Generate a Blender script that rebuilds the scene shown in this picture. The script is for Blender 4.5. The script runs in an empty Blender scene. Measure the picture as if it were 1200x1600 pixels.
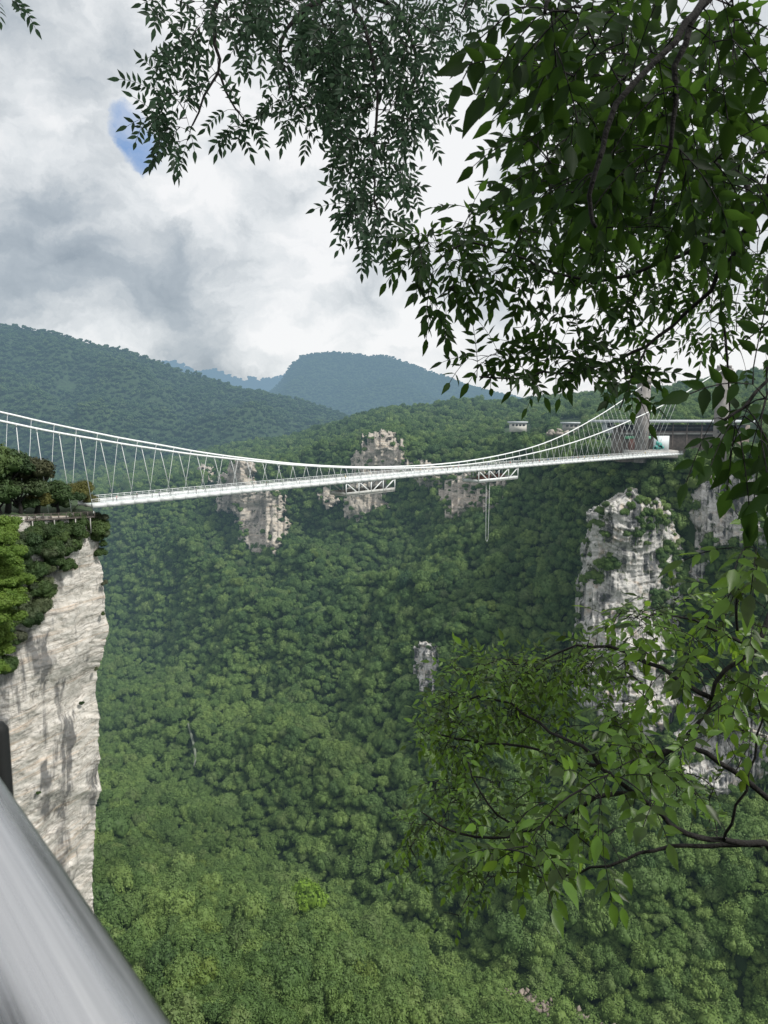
import bpy, bmesh, math, random
import numpy as np
from mathutils import Vector, Matrix, noise as mn
from math import radians as R, sin, cos, pi

random.seed(7); rng = np.random.default_rng(7)
sc = bpy.context.scene
COL = bpy.data.collections.new("place"); sc.collection.children.link(COL)
F = 1150.0                                   # focal length in pixels of a 1200 px wide frame
PITCH = R(7.53); cp, sp = cos(PITCH), sin(PITCH)

# ------------------------------------------------------------------ helpers
def ray(px, py):
    u = (px-600)/F; v = (800-py)/F
    return np.array([u, cp+v*sp, -sp+v*cp])
def at(px, py, Y):
    d = ray(px, py); return d*(Y/d[1])
def proj(P):
    P = np.atleast_2d(P); fwd = P[:,1]*cp-P[:,2]*sp; up = P[:,1]*sp+P[:,2]*cp
    return 600+F*P[:,0]/fwd, 800-F*up/fwd
def interp(x, xs, ys): return float(np.interp(x, xs, ys))

def mesh_np(name, V, Fc, mats, smooth=False, midx=None):
    me = bpy.data.meshes.new(name)
    V = np.asarray(V, dtype=np.float32)
    Fc = [np.asarray(f, dtype=np.int32) for f in (Fc if isinstance(Fc, list) and len(Fc) and hasattr(Fc[0], 'shape') and Fc[0].ndim == 2 else [])] or Fc
    if isinstance(Fc[0], np.ndarray):
        loops = np.concatenate([f.ravel() for f in Fc]); tot = np.concatenate([np.full(len(f), f.shape[1]) for f in Fc])
    else:
        loops = np.concatenate([np.asarray(f) for f in Fc]); tot = np.array([len(f) for f in Fc])
    me.vertices.add(len(V)); me.vertices.foreach_set('co', V.ravel())
    me.loops.add(len(loops)); me.loops.foreach_set('vertex_index', loops.astype(np.int32))
    me.polygons.add(len(tot)); st = np.concatenate([[0], np.cumsum(tot)[:-1]])
    me.polygons.foreach_set('loop_start', st.astype(np.int32))
    for m in (mats if isinstance(mats, (list, tuple)) else [mats]): me.materials.append(m)
    if smooth: me.polygons.foreach_set('use_smooth', np.ones(len(tot), dtype=bool))
    if midx is not None: me.polygons.foreach_set('material_index', np.asarray(midx, dtype=np.int32))
    me.update(calc_edges=True); me.validate()
    return me
def tag(o, label=None, cat=None, group=None, kind=None):
    if label: o['label'] = label
    if cat: o['category'] = cat
    if group: o['group'] = group
    if kind: o['kind'] = kind
    return o
def obj(name, me, parent=None, loc=None):
    o = bpy.data.objects.new(name, me); COL.objects.link(o)
    if parent is not None: o.parent = parent
    if loc is not None: o.location = loc
    return o
def empty(name, loc=(0,0,0)):
    o = bpy.data.objects.new(name, None); COL.objects.link(o); o.location = loc; return o

class MB:
    """collects boxes, bars, tubes; builds one mesh (vertices in world, re-centred by parent location)"""
    def __init__(s): s.v = []; s.f = []
    def add(s, V, Fs):
        n = len(s.v); s.v += [tuple(p) for p in V]; s.f += [tuple(i+n for i in f) for f in Fs]
    def box(s, c, sx, sy, sz, ax=(1,0,0), up=(0,0,1)):
        ax = Vector(ax).normalized(); up = Vector(up); ay = up.cross(ax).normalized(); az = ax.cross(ay)
        c = Vector(c); V = []
        for k in (-1,1):
            for i,j in ((-1,-1),(1,-1),(1,1),(-1,1)):
                V.append(c+ax*(i*sx/2)+ay*(j*sy/2)+az*(k*sz/2))
        s.add(V, [(3,2,1,0),(4,5,6,7),(0,1,5,4),(1,2,6,5),(2,3,7,6),(3,0,4,7)])
    def bar(s, a, b, w, h=None):
        a = Vector(a); b = Vector(b); d = b-a
        if d.length < 1e-6: return
        up = (0,0,1) if abs(d.normalized().z) < .95 else (0,1,0)
        s.box((a+b)/2, d.length, w, h or w, d, up)
    def tube(s, pts, r, n=6, caps=True):
        pts = [Vector(p) for p in pts]; rs = r if hasattr(r, '__len__') else [r]*len(pts)
        N = len(s.v); ref = None
        for i, p in enumerate(pts):
            d = (pts[min(i+1, len(pts)-1)]-pts[max(i-1, 0)]).normalized()
            if ref is None: ref = d.orthogonal().normalized()
            ref = (ref-d*ref.dot(d)).normalized(); b = d.cross(ref)
            for k in range(n):
                a = 2*pi*k/n; s.v.append(tuple(p+(ref*cos(a)+b*sin(a))*rs[i]))
        for i in range(len(pts)-1):
            for k in range(n):
                k2 = (k+1) % n; s.f.append((N+i*n+k, N+i*n+k2, N+(i+1)*n+k2, N+(i+1)*n+k))
        if caps:
            s.f.append(tuple(N+k for k in reversed(range(n)))); s.f.append(tuple(N+(len(pts)-1)*n+k for k in range(n)))
    def build(s, name, mat, parent=None, smooth=False):
        o0 = Vector(parent.location) if parent is not None else Vector((0,0,0))
        if parent is not None and parent.parent is not None: o0 += parent.parent.location
        V = [tuple(Vector(p)-o0) for p in s.v]
        return obj(name, mesh_np(name, V, s.f, mat, smooth), parent)

# ------------------------------------------------------------------ materials
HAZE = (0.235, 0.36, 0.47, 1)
def nodes(name):
    m = bpy.data.materials.new(name); m.use_nodes = True; nt = m.node_tree; nt.nodes.clear()
    return m, nt, nt.nodes, nt.links
def N(nt, t, **kw):
    n = nt.nodes.new(t)
    for k, v in kw.items():
        if k.startswith('i_'):
            n.inputs[k[2:].replace('_', ' ')].default_value = v
        else: setattr(n, k, v)
    return n
def math_(nt, op, a, b=None, clamp=False):
    n = nt.nodes.new('ShaderNodeMath'); n.operation = op; n.use_clamp = clamp
    for i, x in enumerate((a, b)):
        if x is None: continue
        if isinstance(x, (int, float)): n.inputs[i].default_value = x
        else: nt.links.new(x, n.inputs[i])
    return n.outputs[0]
def mixc(nt, fac, a, b, blend='MIX'):
    n = nt.nodes.new('ShaderNodeMix'); n.data_type = 'RGBA'; n.blend_type = blend
    for s, x in ((n.inputs[0], fac), (n.inputs[6], a), (n.inputs[7], b)):
        if isinstance(x, (int, float)): s.default_value = x
        elif isinstance(x, tuple): s.default_value = x if len(x) == 4 else (*x, 1)
        else: nt.links.new(x, s)
    return n.outputs[2]
def noise(nt, scale, detail=4, rough=.55, vec=None, dist=0, dim='3D'):
    n = N(nt, 'ShaderNodeTexNoise', noise_dimensions=dim); n.inputs['Scale'].default_value = scale
    n.inputs['Detail'].default_value = detail; n.inputs['Roughness'].default_value = rough; n.inputs['Distortion'].default_value = dist
    if vec is not None: nt.links.new(vec, n.inputs['Vector'])
    return n.outputs['Fac']
def ramp(nt, fac, stops, interp_='LINEAR'):
    n = nt.nodes.new('ShaderNodeValToRGB'); nt.links.new(fac, n.inputs[0]); n.color_ramp.interpolation = interp_
    while len(n.color_ramp.elements) < len(stops): n.color_ramp.elements.new(.5)
    for e, (p, c) in zip(n.color_ramp.elements, stops):
        e.position = p; e.color = c if len(c) == 4 else (*c, 1)
    return n.outputs[0]
def mapr(nt, v, a, b, c, d, clamp=True):
    n = nt.nodes.new('ShaderNodeMapRange'); n.clamp = clamp; nt.links.new(v, n.inputs[0])
    for i, x in enumerate((a, b, c, d)): n.inputs[i+1].default_value = x
    return n.outputs[0]
def bump(nt, h, strength=.5, dist=1.0):
    n = nt.nodes.new('ShaderNodeBump'); n.inputs['Strength'].default_value = strength; n.inputs['Distance'].default_value = dist
    nt.links.new(h, n.inputs['Height']); return n.outputs['Normal']
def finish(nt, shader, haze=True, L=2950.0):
    """painted haze: blue glow mixed into a surface by its distance from the lookout"""
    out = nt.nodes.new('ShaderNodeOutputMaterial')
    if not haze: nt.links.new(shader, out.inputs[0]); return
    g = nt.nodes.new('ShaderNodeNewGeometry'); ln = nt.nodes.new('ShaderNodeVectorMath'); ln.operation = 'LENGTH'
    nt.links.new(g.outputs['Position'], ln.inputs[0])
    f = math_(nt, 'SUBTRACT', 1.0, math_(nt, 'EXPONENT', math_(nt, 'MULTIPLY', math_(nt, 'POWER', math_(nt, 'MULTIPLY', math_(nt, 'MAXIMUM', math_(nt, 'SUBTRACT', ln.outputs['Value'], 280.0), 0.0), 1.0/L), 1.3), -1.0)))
    e = nt.nodes.new('ShaderNodeEmission'); e.inputs[0].default_value = HAZE  # haze painted as surface emission, standing in for distant air
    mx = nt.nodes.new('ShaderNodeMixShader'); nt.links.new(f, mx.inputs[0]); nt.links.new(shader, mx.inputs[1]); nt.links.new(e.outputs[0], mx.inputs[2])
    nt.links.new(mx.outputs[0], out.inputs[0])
def bsdf(nt, color, rough=.7, metal=0, normal=None, spec=None):
    b = nt.nodes.new('ShaderNodeBsdfPrincipled')
    if isinstance(color, tuple): b.inputs['Base Color'].default_value = color if len(color) == 4 else (*color, 1)
    else: nt.links.new(color, b.inputs['Base Color'])
    if isinstance(rough, (int, float)): b.inputs['Roughness'].default_value = rough
    else: nt.links.new(rough, b.inputs['Roughness'])
    b.inputs['Metallic'].default_value = metal
    if spec is not None: b.inputs['Specular IOR Level'].default_value = spec
    if normal is not None: nt.links.new(normal, b.inputs['Normal'])
    return b.outputs[0]
def simple(name, col, rough=.6, metal=0, var=.18, scale=.6, haze=True, bstr=0):
    m, nt, ns, lk = nodes(name); g = N(nt, 'ShaderNodeNewGeometry')
    n = noise(nt, scale, 5, .6, g.outputs['Position'])
    c = mixc(nt, mapr(nt, n, .3, .7, 0, 1), tuple(x*(1-var) for x in col), tuple(min(1, x*(1+var)) for x in col))
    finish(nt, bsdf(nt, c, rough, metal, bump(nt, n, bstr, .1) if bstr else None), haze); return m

def foliage_mat(name, dark, mid, light, yellow=.0, trans=.25, patch=.009, haze=True):
    m, nt, ns, lk = nodes(name)
    oi = N(nt, 'ShaderNodeObjectInfo'); g = N(nt, 'ShaderNodeNewGeometry')
    big = noise(nt, patch, 3, .6, g.outputs['Position'])
    fine = noise(nt, .35, 3, .7, g.outputs['Position'])
    v = math_(nt, 'ADD', math_(nt, 'MULTIPLY', oi.outputs['Random'], .50), math_(nt, 'ADD', math_(nt, 'MULTIPLY', big, .90), math_(nt, 'MULTIPLY', fine, .42)))
    c = ramp(nt, mapr(nt, v, .50, 1.35, 0, 1), [(.10, dark), (.45, mid), (.88, light)])
    hue = math_(nt, 'FRACT', math_(nt, 'MULTIPLY', oi.outputs['Random'], 13.7))
    c = mixc(nt, mapr(nt, hue, .80, 1.0, 0, .45), c, (mid[0]*1.9, mid[1]*1.25, mid[2]*2.2, 1))
    c = mixc(nt, mapr(nt, hue, .0, .22, .5, 0), c, (dark[0]*1.2, dark[1]*1.25, dark[2]*2.0, 1))
    if name == 'forest_leaves':
        sz = N(nt, 'ShaderNodeSeparateXYZ'); lk.new(g.outputs['Position'], sz.inputs[0]); c = mixc(nt, mapr(nt, sz.outputs['Z'], -190, -290, 0, .34), c, (.150,.215,.045,1))
    if yellow:
        y = math_(nt, 'GREATER_THAN', math_(nt, 'FRACT', math_(nt, 'MULTIPLY', oi.outputs['Random'], 57.3)), 1-yellow)
        c = mixc(nt, y, c, (.12, .17, .035, 1))
    c = mixc(nt, math_(nt, 'MULTIPLY', N(nt, 'ShaderNodeNewGeometry').outputs['Random Per Island'], .34), c, tuple(x*1.9 for x in mid))
    a = bsdf(nt, c, .62, spec=.25)
    t = N(nt, 'ShaderNodeBsdfTranslucent'); lk.new(c, t.inputs[0])
    mx = N(nt, 'ShaderNodeMixShader'); mx.inputs[0].default_value = trans; lk.new(a, mx.inputs[1]); lk.new(t.outputs[0], mx.inputs[2])
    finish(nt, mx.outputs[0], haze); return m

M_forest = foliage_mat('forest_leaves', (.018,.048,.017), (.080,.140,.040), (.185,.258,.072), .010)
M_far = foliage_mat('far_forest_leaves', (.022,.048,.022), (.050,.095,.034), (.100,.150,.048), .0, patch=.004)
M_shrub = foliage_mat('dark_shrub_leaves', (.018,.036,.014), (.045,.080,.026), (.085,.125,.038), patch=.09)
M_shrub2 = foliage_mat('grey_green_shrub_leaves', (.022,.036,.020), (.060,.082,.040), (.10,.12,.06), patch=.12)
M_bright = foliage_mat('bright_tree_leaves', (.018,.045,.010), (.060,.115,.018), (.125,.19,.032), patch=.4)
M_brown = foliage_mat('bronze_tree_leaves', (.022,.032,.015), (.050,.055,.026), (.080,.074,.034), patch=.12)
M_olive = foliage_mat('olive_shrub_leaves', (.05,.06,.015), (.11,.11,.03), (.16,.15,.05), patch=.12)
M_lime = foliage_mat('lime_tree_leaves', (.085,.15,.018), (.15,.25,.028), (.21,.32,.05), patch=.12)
M_soil = simple('forest_floor', (.026,.052,.016), .95, var=.5, scale=.15)
M_bark = simple('bark', (.009,.008,.007), .9, var=.5, scale=18, haze=False, bstr=.4)
M_white = simple('white_painted_steel', (.66,.68,.68), .45, var=.14, scale=.5)
M_cable = simple('white_cable_sheath', (.72,.74,.74), .5, var=.05)
M_glass = simple('glass_deck_panels', (.58,.65,.65), .15, var=.3, scale=.25)
M_dirtysteel = simple('weathered_white_steel', (.42,.42,.40), .6, var=.25, scale=.8)
M_rust = simple('red_brown_panels', (.20,.10,.08), .7, var=.3)
M_wood = simple('weathered_boardwalk_timber', (.10,.085,.075), .85, var=.4, scale=2)
M_concrete = simple('aged_concrete', (.36,.35,.33), .85, var=.25, scale=.3, bstr=.3)
M_towerstone = simple('grey_brown_tower_cladding', (.22,.205,.195), .85, var=.35, scale=.35)
M_darkglass = simple('dark_glazing', (.05,.055,.06), .2, var=.3)
M_brownwall = simple('brown_cladding', (.20,.165,.145), .8, var=.35, scale=.5)
M_roof = simple('pale_grey_roof', (.50,.53,.56), .6, var=.1)
M_greenpaint = simple('mint_green_paint', (.16,.42,.24), .6, var=.1)
M_teal = simple('teal_painted_figure', (.06,.32,.28), .6, var=.3)
M_board = simple('pale_billboard', (.66,.72,.74), .5, var=.05)
M_plaster = simple('cream_plaster', (.62,.60,.55), .8, var=.08)
M_rock_loose = simple('loose_pale_rock', (.32,.29,.25), .9, var=.3, scale=.4, bstr=.5)
M_post = simple('black_painted_post', (.008,.010,.010), .75, haze=False, var=.2, scale=20)
M_terrace = simple('terrace_stone', (.07,.065,.06), .9, haze=False, var=.3, scale=2, bstr=.3)

def rock_mat(name, tilt=12, sx=.05, stain=1.0, veg=0.0, dark=1.0, vert=0.0):
    m, nt, ns, lk = nodes(name)
    g = N(nt, 'ShaderNodeNewGeometry'); P = g.outputs['Position']
    mp = N(nt, 'ShaderNodeMapping'); lk.new(P, mp.inputs[0]); mp.inputs['Rotation'].default_value = (0, R(tilt), R(20)); mp.inputs['Scale'].default_value = (.03, .03, .75)
    strata = noise(nt, 1.0, 8, .68, mp.outputs[0], .6)
    mp2 = N(nt, 'ShaderNodeMapping'); lk.new(P, mp2.inputs[0]); mp2.inputs['Rotation'].default_value = (0, R(tilt*.8), 0); mp2.inputs['Scale'].default_value = (.22, .22, .62)
    fine = noise(nt, 1.6, 7, .72, mp2.outputs[0], .8)
    mp3 = N(nt, 'ShaderNodeMapping'); lk.new(P, mp3.inputs[0]); mp3.inputs['Scale'].default_value = (.14, .14, .022)
    if vert: mp3.inputs['Scale'].default_value = (.20, .20, .016); mp.inputs['Scale'].default_value = (.09, .09, .12)
    streak = noise(nt, 1.0, 6, .62, mp3.outputs[0], .3)
    blot = noise(nt, .045, 5, .62, P, .5)
    c = ramp(nt, fine, [(.26, (.27,.245,.215)), (.38, (.47,.44,.39)), (.52, (.57,.54,.495)), (.75, (.69,.67,.63))])
    c = mixc(nt, mapr(nt, strata, .54, .64, 0, .5), c, (.48,.33,.21,1))
    c = mixc(nt, mapr(nt, strata, .38, .32, 0, .55), c, (.12,.115,.11,1))
    if dark < 1: c = mixc(nt, 1.0, c, (dark*.97, dark*1.0, dark*1.04, 1) if vert else (dark*1.09, dark*1.04, dark*.97, 1), 'MULTIPLY')
    st = math_(nt, 'MULTIPLY', mapr(nt, streak, .48 if vert else .50, .58, 0, 1), mapr(nt, blot, .38 if vert else .42, .50, 0, stain))
    c = mixc(nt, math_(nt, 'MULTIPLY', st, .85), c, (.085,.09,.095,1))
    if veg: c = mixc(nt, mapr(nt, noise(nt, .16, 6, .7, P), .60-veg*.1, .66-veg*.1, 0, .9), c, (.035,.055,.02,1))
    mp4 = N(nt, 'ShaderNodeMapping'); lk.new(P, mp4.inputs[0]); mp4.inputs['Rotation'].default_value = (0, R(tilt*1.1), 0); mp4.inputs['Scale'].default_value = (.045, .045, .42)
    cr = noise(nt, 1.0, 5, .6, mp4.outputs[0], 1.1); crk = mapr(nt, math_(nt, 'ABSOLUTE', math_(nt, 'SUBTRACT', cr, .5)), .0, .022, 1, 0)
    c = mixc(nt, math_(nt, 'MULTIPLY', crk, .3 if vert else .65), c, (.13,.115,.10,1))
    cr2 = noise(nt, .75, 7, .74, P, .6); c = mixc(nt, mapr(nt, cr2, .54, .64, 0, .65), c, (.20,.185,.165,1))
    h = math_(nt, 'SUBTRACT', math_(nt, 'ADD', math_(nt, 'MULTIPLY', strata, .7), fine), math_(nt, 'MULTIPLY', crk, .8))
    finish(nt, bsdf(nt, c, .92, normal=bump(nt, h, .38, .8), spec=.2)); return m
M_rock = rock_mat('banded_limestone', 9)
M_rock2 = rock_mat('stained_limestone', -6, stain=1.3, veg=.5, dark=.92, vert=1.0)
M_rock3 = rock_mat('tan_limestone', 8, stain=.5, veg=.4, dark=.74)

# ------------------------------------------------------------------ crowns
def ico(sub):
    bm = bmesh.new(); bmesh.ops.create_icosphere(bm, subdivisions=sub, radius=1)
    V = np.array([v.co[:] for v in bm.verts]); Fc = np.array([[v.index for v in f.verts] for f in bm.faces]); bm.free(); return V, Fc
IV, IF = ico(2)
def unit(a): return a/np.linalg.norm(a, axis=-1, keepdims=True)
def crown_arrays(seed, nl, nq, q, flat=.8, trunk=True, core=.8):
    r = np.random.default_rng(seed); V = []; Tr = []; Qd = []; n = 0
    C = []; Rd = []
    while len(C) < nl:
        c = r.uniform(-1, 1, 3)*np.array([.62, .62, .45]); 
        if np.linalg.norm(c/np.array([.68,.68,.5])) > 1: continue
        c[2] = abs(c[2])*1.0+.05
        C.append(c); Rd.append(r.uniform(.17, .46)*(1.15-.35*np.linalg.norm(c[:2])))
    C = np.array(C); Rd = np.array(Rd)
    for c, rd in zip(C, Rd):
        v = IV*rd*core*(1+.18*r.standard_normal((len(IV), 1)))*np.array([1, 1, flat])+c
        V.append(v); Tr.append(IF+n); n += len(v)
    li = r.choice(len(C), nq, p=Rd**2/np.sum(Rd**2))
    d = unit(r.standard_normal((nq, 3))); d[:, 2] = np.where(d[:, 2] < -.35, -d[:, 2], d[:, 2])
    rr = Rd[li]*(1+.10*r.standard_normal(nq)); P = C[li]+d*rr[:, None]*np.array([1, 1, flat])
    dist = np.linalg.norm((P[:, None]-C[None])/np.array([1, 1, flat]), axis=2)/Rd[None]; keep = dist.min(1) > .80
    P = P[keep]; d = d[keep]; k = len(P)
    nn = unit(d+.55*r.standard_normal((k, 3))+np.array([0, 0, .25])); t = unit(np.cross(nn, r.standard_normal((k, 3)))); b = np.cross(nn, t)
    s = (q*(.6+.8*r.random(k)))[:, None]
    quad = np.stack([P-t*s, P-b*s*.6-nn*s*.2, P+t*s, P+b*s*.6-nn*s*.2], 1)
    V.append(quad.reshape(-1, 3)); Qd = np.arange(k*4).reshape(-1, 4)+n; n += k*4
    if trunk:
        tv = []; 
        for z, rd in ((-1.2, .07), (.1, .045)):
            for a in range(5): tv.append((rd*cos(a*2*pi/5), rd*sin(a*2*pi/5), z))
        V.append(np.array(tv)); Qd = np.vstack([Qd, [[n+a, n+(a+1) % 5, n+5+(a+1) % 5, n+5+a] for a in range(5)]]); n += 10
    return np.vstack(V), np.vstack(Tr), Qd
def crown_mesh(name, mat, *a, **k):
    V, T, Q = crown_arrays(*a, **k)
    return mesh_np(name, V, [T, Q], mat)

def proto_collection(name, mat, specs):
    c = bpy.data.collections.new(name)
    for i, s in enumerate(specs):
        o = bpy.data.objects.new(f'{name}_{i}', crown_mesh(f'{name}_{i}', mat, *s)); c.objects.link(o)
    return c
PC_forest = proto_collection('forest_tree_kinds', M_forest, [(11, 15, 1900, .062, .9), (12, 22, 2200, .055, .85), (13, 11, 1700, .068, 1.0), (14, 30, 2300, .055, .9), (15, 18, 2000, .06, 1.25)])
PC_far = proto_collection('far_tree_kinds', M_far, [(21, 8, 260, .15), (22, 11, 300, .14), (23, 7, 240, .15), (24, 9, 260, .15, 1.1)])

def scatter_object(name, P, S, idx, rot, coll, label, cat):
    me = bpy.data.meshes.new(name); me.vertices.add(len(P)); me.vertices.foreach_set('co', np.asarray(P, np.float32).ravel())
    for nm, ty, arr, key in (('idx', 'INT', idx, 'value'), ('scl', 'FLOAT_VECTOR', S, 'vector'), ('rot', 'FLOAT_VECTOR', rot, 'vector')):
        a = me.attributes.new(nm, ty, 'POINT'); a.data.foreach_set(key, np.asarray(arr, np.int32 if ty == 'INT' else np.float32).ravel())
    o = obj(name, me); tag(o, label, cat, None, 'stuff')
    ng = bpy.data.node_groups.new(name+'_nodes', 'GeometryNodeTree')
    ng.interface.new_socket(name='Geometry', in_out='INPUT', socket_type='NodeSocketGeometry')
    ng.interface.new_socket(name='Geometry', in_out='OUTPUT', socket_type='NodeSocketGeometry')
    gi = ng.nodes.new('NodeGroupInput'); go = ng.nodes.new('NodeGroupOutput')
    ci = ng.nodes.new('GeometryNodeCollectionInfo'); ci.inputs[0].default_value = coll; ci.inputs[1].default_value = True; ci.inputs[2].default_value = True
    iop = ng.nodes.new('GeometryNodeInstanceOnPoints'); iop.inputs['Pick Instance'].default_value = True
    def attr(nm, ty):
        a = ng.nodes.new('GeometryNodeInputNamedAttribute'); a.data_type = ty; a.inputs['Name'].default_value = nm
        return next(s for s in a.outputs if s.enabled and s.name == 'Attribute')
    ng.links.new(gi.outputs[0], iop.inputs['Points']); ng.links.new(ci.outputs[0], iop.inputs['Instance'])
    ng.links.new(attr('idx', 'INT'), iop.inputs['Instance Index'])
    ng.links.new(attr('rot', 'FLOAT_VECTOR'), iop.inputs['Rotation']); ng.links.new(attr('scl', 'FLOAT_VECTOR'), iop.inputs['Scale'])
    ng.links.new(iop.outputs[0], go.inputs[0])
    md = o.modifiers.new('trees', 'NODES'); md.node_group = ng
    return o

# ------------------------------------------------------------------ terrain sheets
def fbm(p, o=5, h=.9): return mn.fractal(Vector(p), h, 2.1, o)
COLS = [-250, 0, 180, 300, 450, 600, 700, 800, 880, 960, 1040, 1200, 1500]
CT = [(1100,760),(1120,740),(1180,620),(1250,540),(1370,450),(1470,395),(1530,375),(1580,350),(1620,340),(1680,320),(1760,300),(1900,270),(2100,250)]
DT = [(860,1050),(860,1050),(850,980),(840,930),(862,850),(815,800),(808,700),(812,620),(930,535),(1090,462),(1160,440),(1240,400),(1340,350)]
ET = [(800,1150),(790,1120),(770,1060),(755,1000),(735,900),(690,850),(722,760),(712,680),(712,590),(714,520),(716,495),(728,450),(745,400)]
GT = [(770,1400),(745,1400),(735,1400),(712,1350),(684,1280),(641,1250),(628,1250),(628,1200),(622,1150),(616,1100),(606,1050),(588,1000),(565,950)]
def sheet_column(px):
    """control points of the canyon cross-section that stands behind image column px, near to far"""
    g = lambda T: at(px, interp(px, COLS, [t[0] for t in T]), interp(px, COLS, [t[1] for t in T]))
    C, D, E, G = g(CT), g(DT), g(ET), g(GT)
    A = at(px, 1600, 100); A = np.array([A[0], 100, -235.]); 
    M1 = C+(D-C)*np.array([.36, .36, .30]); M2 = C+(D-C)*np.array([.70, .70, .64])
    Bk = G*1.15; Bk[2] = G[2]-60
    Fm = E+(G-E)*.5; Fm[2] -= 4
    B = A+(C-A)*.55; B[2] += 8
    return [A, B, C, M1, M2, D, E, Fm, G, Bk]
SEG = [8, 10, 22, 20, 20, 12, 16, 20, 8]
def catmull_rows(K, seg, soft=True):
    out = []
    for i in range(len(K)-1):
        for k in range(seg[i]):
            t = k/seg[i]; out.append(K[i]*(1-t)+K[i+1]*t)
    out.append(K[-1]); return np.array(out)
def smooth_path(a, it=3):
    for _ in range(it):
        b = a.copy(); b[1:-1] = (a[:-2]+a[1:-1]*2+a[2:])/4; a = b
    return a
def grid_mesh(G3, name, mat, smooth=True):
    nu, nv = G3.shape[:2]; idx = np.arange(nu*nv).reshape(nu, nv)
    Q = np.stack([idx[:-1, :-1], idx[1:, :-1], idx[1:, 1:], idx[:-1, 1:]], -1).reshape(-1, 4)
    return mesh_np(name, G3.reshape(-1, 3), [Q], mat, smooth)
PXS = np.arange(-330, 1560, 10.0)
main = np.array([smooth_path(catmull_rows([np.array(k, float) for k in sheet_column(p)], SEG)) for p in PXS])
# gentle smoothing across the columns, then ridges and gullies running down the slope
for _ in range(4):
    b = main.copy(); b[1:-1] = (main[:-2]+2*main[1:-1]+main[2:])/4; main = b
base_sheet = main.copy()
for i in range(main.shape[0]):
    for j in range(main.shape[1]):
        x, y, z = main[i, j]; d = y/700.0
        wx = 40*mn.noise(Vector((x*.006, y*.006, 9.1)))
        rid = 1-abs(mn.noise(Vector(((x+wx)*.0058+y*.0040, y*.0022, 3.1))))*2.2
        rid2 = 1-abs(mn.noise(Vector(((x+wx)*.015-y*.004, y*.006, 6.1))))*2.2
        env = sin(pi*(j-16)/(92-16))**.7 if 16 < j < 92 else 0
        amp = 9+66*env
        near_bridge = 1 if not (i > 118 and 85 < j < 112) else .2
        dz = (amp*(rid-.45)+16*env*(rid2-.5)+10*fbm((x*.012, y*.012, 1.7)))*min(1, d+.25)*near_bridge
        if j > 95: dz = 7*fbm((x*.008, y*.008, 5.5))*near_bridge
        main[i, j, 2] += dz; main[i, j, 1] += 12*mn.noise(Vector((x*.02, z*.02, 7.7)))*d
o = obj('valley_slope', grid_mesh(main, 'valley_slope', M_soil)); tag(o, 'forested canyon floor and wall rising to the plateau', 'terrain', kind='structure')

def ridge_sheet(name, prof, Yr, foot_py, Yf, mat, amp, freq, label, back=1.25, nx=150, ny=60, x0=None, x1=None):
    xs = np.linspace(x0 if x0 is not None else prof[0][0], x1 if x1 is not None else prof[-1][0], nx)
    px = [p[0] for p in prof]; py = [p[1] for p in prof]
    Gd = np.zeros((nx, ny+10, 3))
    for i, x in enumerate(xs):
        top = at(x, interp(x, px, py), Yr); fp = interp(x, px, foot_py) if isinstance(foot_py, list) else foot_py
        ft = at(x, fp, Yf)
        for j in range(ny):
            t = j/(ny-1); s = t**.92; p = ft*(1-s)+top*s
            env = sin(pi*min(1, t*1.02))*.9+.1 if t < .97 else .12
            q = Vector((p[0]*freq, p[1]*freq, 2.2))
            p = p.copy(); r_ = 1-2*abs(mn.noise(q))
            p[2] += amp*env*(r_*.9+fbm(q*2.3)*.6-.3); p[1] += amp*.6*env*mn.noise(q*1.7)
            Gd[i, j] = p
        for j in range(10):
            t = (j+1)/10; p = top*(1+(back-1)*t); p[2] = top[2]*(1-t*1.4)-40*t; Gd[i, ny+j] = p
    o = obj(name, grid_mesh(Gd, name, mat)); tag(o, label, 'hill' if 'hill' in name else 'mountain', kind='structure')
    return Gd
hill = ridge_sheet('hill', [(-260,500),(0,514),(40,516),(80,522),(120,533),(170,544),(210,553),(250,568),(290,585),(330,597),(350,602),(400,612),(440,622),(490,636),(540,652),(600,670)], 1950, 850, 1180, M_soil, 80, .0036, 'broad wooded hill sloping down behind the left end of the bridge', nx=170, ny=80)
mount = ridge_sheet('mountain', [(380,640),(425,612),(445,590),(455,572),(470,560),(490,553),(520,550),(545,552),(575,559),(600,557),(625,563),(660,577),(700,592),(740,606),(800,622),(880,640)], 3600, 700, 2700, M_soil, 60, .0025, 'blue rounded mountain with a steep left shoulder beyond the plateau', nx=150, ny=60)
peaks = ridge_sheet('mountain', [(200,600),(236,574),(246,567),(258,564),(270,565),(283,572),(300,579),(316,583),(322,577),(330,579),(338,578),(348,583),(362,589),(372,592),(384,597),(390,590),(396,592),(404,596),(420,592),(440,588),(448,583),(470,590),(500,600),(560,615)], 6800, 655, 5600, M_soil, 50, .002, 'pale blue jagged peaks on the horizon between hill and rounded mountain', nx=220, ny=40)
ground = obj('ground', mesh_np('ground', [(-9000,-6000,-420),(9000,-6000,-420),(9000,12000,-420),(-9000,12000,-420)], [(0,1,2,3)], M_soil)); tag(ground, 'low ground reaching to the horizon', 'ground', kind='structure')

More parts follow.
